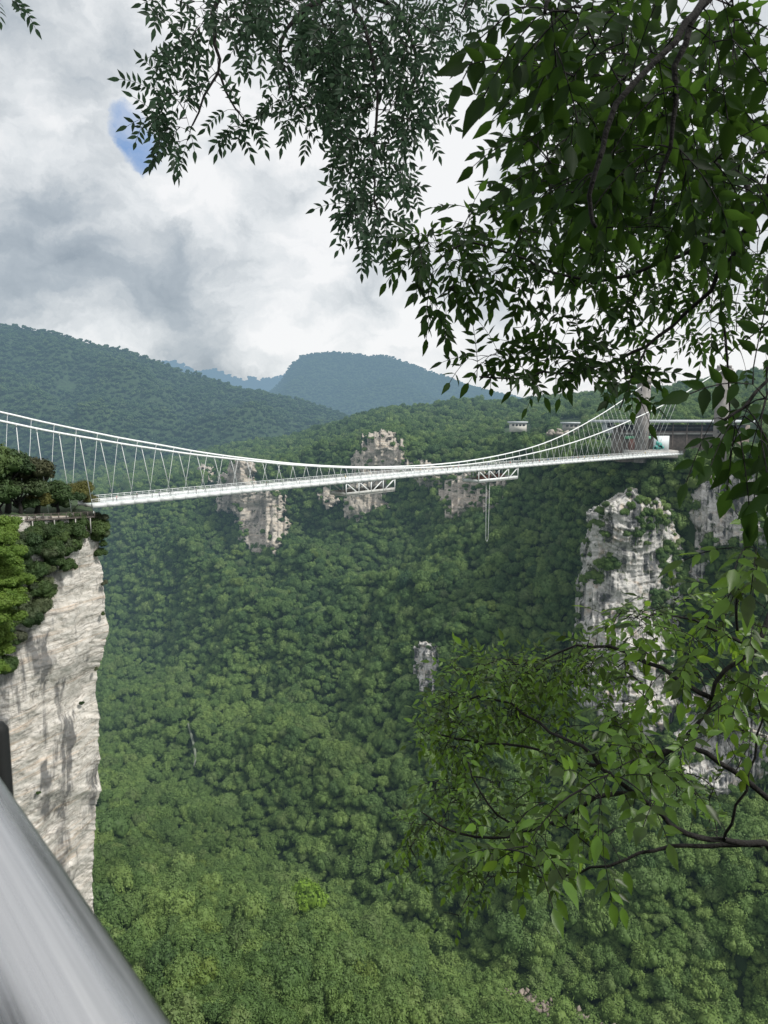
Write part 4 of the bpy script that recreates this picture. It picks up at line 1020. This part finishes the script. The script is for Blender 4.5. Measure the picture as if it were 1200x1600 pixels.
# --- tree three: lower right branches
tC = empty('young_tree', (3.9, 4.2, -6.0)); tag(tC, 'green tree reaching in from the lower right over the valley', 'tree')
mb = MB(); mb.tube([(3.9,4.2,-6),(3.75,4.15,-3.2),(3.5,4.0,-1.6),(3.3,3.9,-.4),(3.0,3.8,.8)], [.16,.13,.10,.07,.02], 10); mb.build('trunk', M_bark, tC, True)
limbsC = [([(3.35,3.95,-.6), A_(1260,860,3.4), A_(1205,955,3.1), A_(1180,1010,3.0), A_(1120,1065,3.0), A_(1116,1095,3.0), A_(1075,1150,3.0), A_(1035,1180,3.0)], .024, .006),
          ([(3.6,4.05,-1.9), A_(1270,1310,3.3), A_(1200,1245,3.1), A_(1150,1205,3.1), A_(1105,1180,3.1), A_(1060,1165,3.1), A_(980,1195,3.1), A_(900,1195,3.2), A_(820,1165,3.4), A_(740,1160,3.5), A_(690,1150,3.5)], .026, .004),
          ([(3.65,4.1,-2.2), A_(1270,1330,3.4), A_(1190,1320,3.1), A_(1130,1315,3.0), A_(1070,1305,2.9), A_(1030,1275,2.9), A_(990,1240,2.9), A_(940,1200,3.0), A_(910,1165,3.1), A_(860,1145,3.3), A_(800,1100,3.5), A_(750,1090,3.6), A_(700,1110,3.7)], .026, .004),
          ([A_(1190,1320,3.1), A_(1130,1322,3.2), A_(1050,1322,3.2), A_(1000,1335,3.2), A_(950,1352,3.2), A_(900,1365,3.3), A_(850,1370,3.4), A_(790,1360,3.5)], .012, .003),
          ([A_(990,1240,2.9), A_(930,1250,2.9), A_(880,1282,3.0), A_(820,1300,3.1), A_(770,1308,3.2), A_(720,1302,3.2), A_(690,1290,3.2), A_(660,1270,3.2)], .011, .003),
          ([A_(820,1300,3.1), A_(780,1270,3.1), A_(750,1240,3.1), A_(733,1190,3.1)], .006, .003),
          ([A_(1116,1095,3.0), A_(1060,1060,3.1), A_(980,1020,3.3), A_(900,1010,3.5), A_(850,1030,3.6), A_(790,1040,3.6)], .012, .003),
          ([A_(1180,1010,3.0), A_(1120,980,3.1), A_(1050,960,3.2), A_(1000,965,3.3)], .008, .003),
          ([A_(1130,1315,3.0), A_(1150,1260,2.9), A_(1180,1180,2.9), A_(1190,1120,2.9), A_(1185,1060,2.9)], .007, .003)]
TC = []
for b in [(790,1060,70,34,91,3.4,4.0,0.82),(730,1040,30,20,22,3.4,3.9,0.77),(860,1050,80,34,102,3.4,4.0,0.82),(940,1020,60,30,53,3.2,3.8,0.86),(710,1110,50,36,64,3.4,4.0,0.82),(780,1130,60,40,68,3.4,4.0,0.82),(690,1150,35,26,32,3.4,3.9,0.77),(850,1120,70,40,64,3.4,4.0,0.82),(730,1180,46,30,39,3.4,3.9,0.77),(1000,970,60,26,28,3.0,3.6,0.95),(1080,960,60,34,24,2.8,3.6,0.95),(1150,950,50,40,18,2.8,3.5,1.0),(1050,1020,70,40,22,2.8,3.4,1.05),(1140,1040,60,50,22,2.8,3.5,1.05),(980,1080,50,40,26,3.0,3.6,0.86),(1130,1120,70,40,18,2.8,3.5,1.0),(1180,1140,30,60,10,2.8,3.4,1.0),(900,1180,60,26,30,3.0,3.5,0.86),(960,1150,50,30,24,2.8,3.3,1.0),(1010,1190,50,34,16,2.5,3.0,1.05),(940,1230,60,30,14,2.5,3.0,1.05),(1070,1200,40,26,15,3.0,4.0,0.77),(1090,1235,50,20,14,3.2,4.0,0.67),(700,1240,40,24,26,3.2,3.8,0.77),(740,1270,50,26,28,3.2,3.6,0.82),(665,1290,32,24,26,3.2,3.6,0.77),(640,1340,18,26,10,3.2,3.6,0.77),(800,1240,60,30,22,3.0,3.5,0.82),(820,1300,50,30,12,2.8,3.3,1.0),(860,1280,50,30,8,2.6,3.0,1.05),(780,1330,50,30,31,3.1,3.7,0.82),(740,1370,36,30,22,3.2,3.7,0.77),(850,1350,50,26,8,2.8,3.3,1.05),(820,1320,40,24,4,2.0,2.4,1.05),(950,1335,20,20,2,2.5,2.8,1.05),(1010,1260,24,24,2,2.1,2.4,1.05),(920,1300,50,26,9,2.8,3.2,1.0),(1180,880,24,30,5,2.0,2.4,1.05),(1150,860,16,14,2,2.0,2.3,1.0),(1100,1290,60,20,5,2.9,3.4,0.86),(700,1430,20,8,2,3.2,3.5,0.67)]: blob(TC, *b)
folC = Foliage()
def specC(t):
    s = t[3]; return (.062*s*random.uniform(.8, 1.15) if s < 1 else .078*s*random.uniform(.85, 1.1), random.choice((2,2,3)) if s < 1 else random.choice((1,2,3)), .3 if s < 1 else .5, .45, 1.1, .10 if s < 1 else .15, 1.1 if s < 1 else .6)
grow(tC, limbsC, TC, folC, .003, specC, .02); folC.build('foliage', M_leafC, tC)

# ------------------------------------------------------------------ lookout terrace and handrail
V = [(-3.5,-4,-1.62),(9,-4,-1.62),(9,9,-1.8),(6.4,9,-1.8),(3.4,4.6,-1.75),(1.6,1.5,-1.62),(-3.5,1.3,-1.62)]
V2 = [(x, y, z-9) for x, y, z in V]; n = len(V)
ter = obj('terrace', mesh_np('terrace', V+V2, [tuple(range(n))]+[(i, n+i, n+(i+1) % n, (i+1) % n) for i in range(n)], M_terrace)); tag(ter, 'stone lookout terrace under the viewer', 'terrace', kind='structure')

V = []  # unseen bank behind the viewer, added so the handrail mirrors something dark
for i in range(25):
    for j in range(9):
        x = -5+i*.45; z = -1.62+j*.62; V.append((x, -1.5-.25*j*.2+.18*mn.noise(Vector((x*1.3, z*1.3, 0))), z))
o = obj('wall', mesh_np('wall', V, [(i*9+j, (i+1)*9+j, (i+1)*9+j+1, i*9+j+1) for i in range(24) for j in range(8)], M_terrace)); tag(o, 'unseen dark bank added behind the terrace to darken the handrail reflection', 'wall', kind='structure')
def steel_mat():
    m, nt, ns, lk = nodes('brushed_stainless_steel')
    tc = N(nt, 'ShaderNodeTexCoord'); mp = N(nt, 'ShaderNodeMapping'); lk.new(tc.outputs['Object'], mp.inputs[0]); mp.inputs['Scale'].default_value = (2.0, 260, 260)
    n1 = noise(nt, 1.0, 6, .7, mp.outputs[0]); mp2 = N(nt, 'ShaderNodeMapping'); lk.new(tc.outputs['Object'], mp2.inputs[0]); mp2.inputs['Scale'].default_value = (5, 90, 90)
    n2 = noise(nt, 1.0, 4, .6, mp2.outputs[0])
    c = mixc(nt, n1, (.36,.37,.385,1), (.74,.745,.75,1))
    rgh = mapr(nt, math_(nt, 'ADD', math_(nt, 'MULTIPLY', n1, .5), math_(nt, 'MULTIPLY', n2, .5)), .35, .65, .20, .42)
    finish(nt, bsdf(nt, c, rgh, 1.0, bump(nt, math_(nt, 'ADD', n1, n2), .35, .0008)), False); return m
M_steel = steel_mat()
vpd = ray(-394, 648); vpd = unit(vpd)
def perp_ang(px, py):
    e1 = unit(np.cross(vpd, [0, 0, 1.])); e2 = np.cross(e1, vpd); r_ = ray(px, py); return math.atan2(r_@e2, r_@e1), e1, e2
a1, e1, e2 = perp_ang(268, 1600); a2, _, _ = perp_ang(0, 1740)
am = (a1+a2)/2; half = abs(a1-a2)/2; RR = .032; DD = RR/sin(half)
axis0 = DD*(cos(am)*e1+sin(am)*e2)
hr = empty('handrail', tuple(axis0)); tag(hr, 'thick round brushed steel handrail crossing the bottom left corner', 'handrail')
n = 96; s0, s1 = -1.4, 4.0; V = []; 
for s in (s0, s1):
    for k in range(n):
        a = 2*pi*k/n; V.append((s, RR*cos(a), RR*sin(a)))
me = mesh_np('tube', V, [(k, (k+1) % n, n+(k+1) % n, n+k) for k in range(n)]+[tuple(reversed(range(n))), tuple(n+k for k in range(n))], M_steel, True)
tb = obj('tube', me, hr); ax = Vector(vpd); tb.rotation_euler = ax.to_track_quat('X', 'Z').to_euler()
for s in (-.9, 2.6):
    q = MB(); c = Vector(axis0)+ax*s; q.tube([c-Vector((0,0,RR*.8)), Vector((c.x, c.y, -1.7))], .02, 12); q.build('post', M_post, hr, True)
# black post end at the left picture edge, just beyond the rail
pp = at(-4, 1130, .62); q = MB()
q.tube([(pp[0], pp[1], -1.7), (pp[0], pp[1], pp[2]-.006), (pp[0], pp[1], pp[2])], [.0088, .0088, .005], 16)
o = q.build('black_post', M_post, None, True); tag(o, 'slim black post end at the left edge behind the handrail', 'post')

# ------------------------------------------------------------------ sky, sun, camera
w = bpy.data.worlds.new("World"); sc.world = w; w.use_nodes = True; nt = w.node_tree; nt.nodes.clear()
SUN_EL, SUN_AZ = R(50), R(118)      # azimuth clockwise from +Y
sky = N(nt, 'ShaderNodeTexSky', sky_type='NISHITA'); sky.sun_disc = False; sky.sun_elevation = SUN_EL; sky.sun_rotation = SUN_AZ
tc = N(nt, 'ShaderNodeTexCoord'); nrm = N(nt, 'ShaderNodeVectorMath', operation='NORMALIZE'); nt.links.new(tc.outputs['Generated'], nrm.inputs[0]); D = nrm.outputs[0]
def dirblob(px, py, r_deg, soft=.6, src=None):
    Dw_ = src or Dw
    v = unit(ray(px, py)); dp = N(nt, 'ShaderNodeVectorMath', operation='DOT_PRODUCT'); nt.links.new(Dw_, dp.inputs[0]); dp.inputs[1].default_value = tuple(v)
    c1 = cos(R(r_deg)); c0 = 0
    n = N(nt, 'ShaderNodeMapRange', interpolation_type='SMOOTHSTEP'); nt.links.new(dp.outputs['Value'], n.inputs[0]); n.inputs[1].default_value = c1; n.inputs[2].default_value = cos(R(r_deg*.1)); n.inputs[3].default_value = 0; n.inputs[4].default_value = 1
    return n.outputs[0]
# warp the direction a little so that cloud masses get ragged outlines
wn = N(nt, 'ShaderNodeTexNoise'); nt.links.new(D, wn.inputs['Vector']); wn.inputs['Scale'].default_value = 7; wn.inputs['Detail'].default_value = 8; wn.inputs['Roughness'].default_value = .62
ws = N(nt, 'ShaderNodeVectorMath', operation='SUBTRACT'); nt.links.new(wn.outputs['Color'], ws.inputs[0]); ws.inputs[1].default_value = (.5,.5,.5)
wm = N(nt, 'ShaderNodeVectorMath', operation='MULTIPLY_ADD'); nt.links.new(ws.outputs[0], wm.inputs[0]); wm.inputs[1].default_value = (.16,.16,.12); nt.links.new(D, wm.inputs[2]); wq = N(nt, 'ShaderNodeVectorMath', operation='NORMALIZE'); nt.links.new(wm.outputs[0], wq.inputs[0]); Dw = wq.outputs[0]
mp = N(nt, 'ShaderNodeMapping'); nt.links.new(Dw, mp.inputs[0]); mp.inputs['Scale'].default_value = (1, 1, 1.7)
big = noise(nt, 4.6, 9, .55, mp.outputs[0], .1); med = noise(nt, 10, 9, .58, mp.outputs[0], .35)
v = math_(nt, 'ADD', math_(nt, 'MULTIPLY', big, .95), math_(nt, 'MULTIPLY', med, .50))
for px, py, r_, k in [(70,120,9,-.16),(90,330,10,-.20),(60,450,8,-.16),(320,440,6.5,-.22),(230,440,6,-.10),(560,470,5,-.10),(820,330,8,-.14),(700,480,7,-.06),(420,320,2.6,-.10),
                      (230,30,7,.14),(250,330,6,.16),(330,370,3,.14),(480,300,8,.12),(640,200,9,.10),(450,520,5,.10),(180,545,6,.06),(650,560,7,.06),(900,520,7,.12),(1080,560,7,.14),(20,270,4,.12),(250,220,4,.06)]:
    v = math_(nt, 'ADD', v, math_(nt, 'MULTIPLY', dirblob(px, py, r_), k*(.62 if k < 0 else .9)))
zen = N(nt, 'ShaderNodeVectorMath', operation='DOT_PRODUCT'); nt.links.new(D, zen.inputs[0]); zen.inputs[1].default_value = (0, -.35, .94)
v = math_(nt, 'ADD', v, mapr(nt, zen.outputs['Value'], .45, 1.0, 0, .30))
v = math_(nt, 'SUBTRACT', v, .045)
cl = ramp(nt, v, [(.30, (.32,.375,.43)), (.45, (.45,.505,.555)), (.57, (.64,.68,.71)), (.66, (.80,.83,.85)), (.78, (.97,.975,.98))])
wh = N(nt, 'ShaderNodeVectorMath', operation='MULTIPLY_ADD'); nt.links.new(ws.outputs[0], wh.inputs[0]); wh.inputs[1].default_value = (.11,.11,.11); nt.links.new(D, wh.inputs[2]); whn = N(nt, 'ShaderNodeVectorMath', operation='NORMALIZE'); nt.links.new(wh.outputs[0], whn.inputs[0])
hole = math_(nt, 'MULTIPLY', math_(nt, 'ADD', dirblob(208, 200, 1.7, src=whn.outputs[0]), dirblob(222, 240, 1.6, src=whn.outputs[0]), True), mapr(nt, med, .35, .6, .6, 1))
gate = mapr(nt, hole, .08, .35, 0, 1)
hole = mapr(nt, math_(nt, 'ADD', hole, mapr(nt, med, .35, .65, .45, -.45, False)), .2, 1.1, 0, .9)
hole = math_(nt, 'MULTIPLY', hole, gate)
blue = mixc(nt, hole, cl, (.16,.33,.66,1))
cs = N(nt, 'ShaderNodeVectorMath', operation='SCALE'); nt.links.new(blue, cs.inputs[0]); cs.inputs['Scale'].default_value = 10.0
fin = mixc(nt, .93, sky.outputs[0], cs.outputs[0])
bg = N(nt, 'ShaderNodeBackground'); nt.links.new(fin, bg.inputs[0]); bg.inputs[1].default_value = .1
wo = N(nt, 'ShaderNodeOutputWorld'); nt.links.new(bg.outputs[0], wo.inputs[0])
w.cycles.sampling_method = 'MANUAL'; w.cycles.sample_map_resolution = 512

sd = bpy.data.lights.new('sun', 'SUN'); sd.energy = 4.0; sd.angle = R(8); sd.color = (1, .965, .90)
so = bpy.data.objects.new('sun', sd); COL.objects.link(so)
sv = Vector((sin(SUN_AZ)*cos(SUN_EL), cos(SUN_AZ)*cos(SUN_EL), sin(SUN_EL))); so.rotation_euler = sv.to_track_quat('Z', 'Y').to_euler(); so.location = (0, 0, 50)

cd = bpy.data.cameras.new('camera'); cam = bpy.data.objects.new('camera', cd); COL.objects.link(cam); sc.camera = cam
cd.sensor_fit = 'HORIZONTAL'; cd.sensor_width = 36; cd.lens = 36*F/1200; cd.clip_start = .02; cd.clip_end = 30000
cam.location = (0, 0, 0); cam.rotation_euler = (pi/2-PITCH, 0, 0)
cd.dof.use_dof = True; cd.dof.focus_distance = 40; cd.dof.aperture_fstop = 22
sc.view_settings.view_transform = 'Standard'; sc.view_settings.look = 'None'; sc.view_settings.exposure = 0
sc.render.engine = 'CYCLES'; sc.cycles.max_bounces = 6; sc.cycles.diffuse_bounces = 3; sc.cycles.transmission_bounces = 4; sc.cycles.use_denoising = True
sc.cycles.sample_clamp_indirect = 4
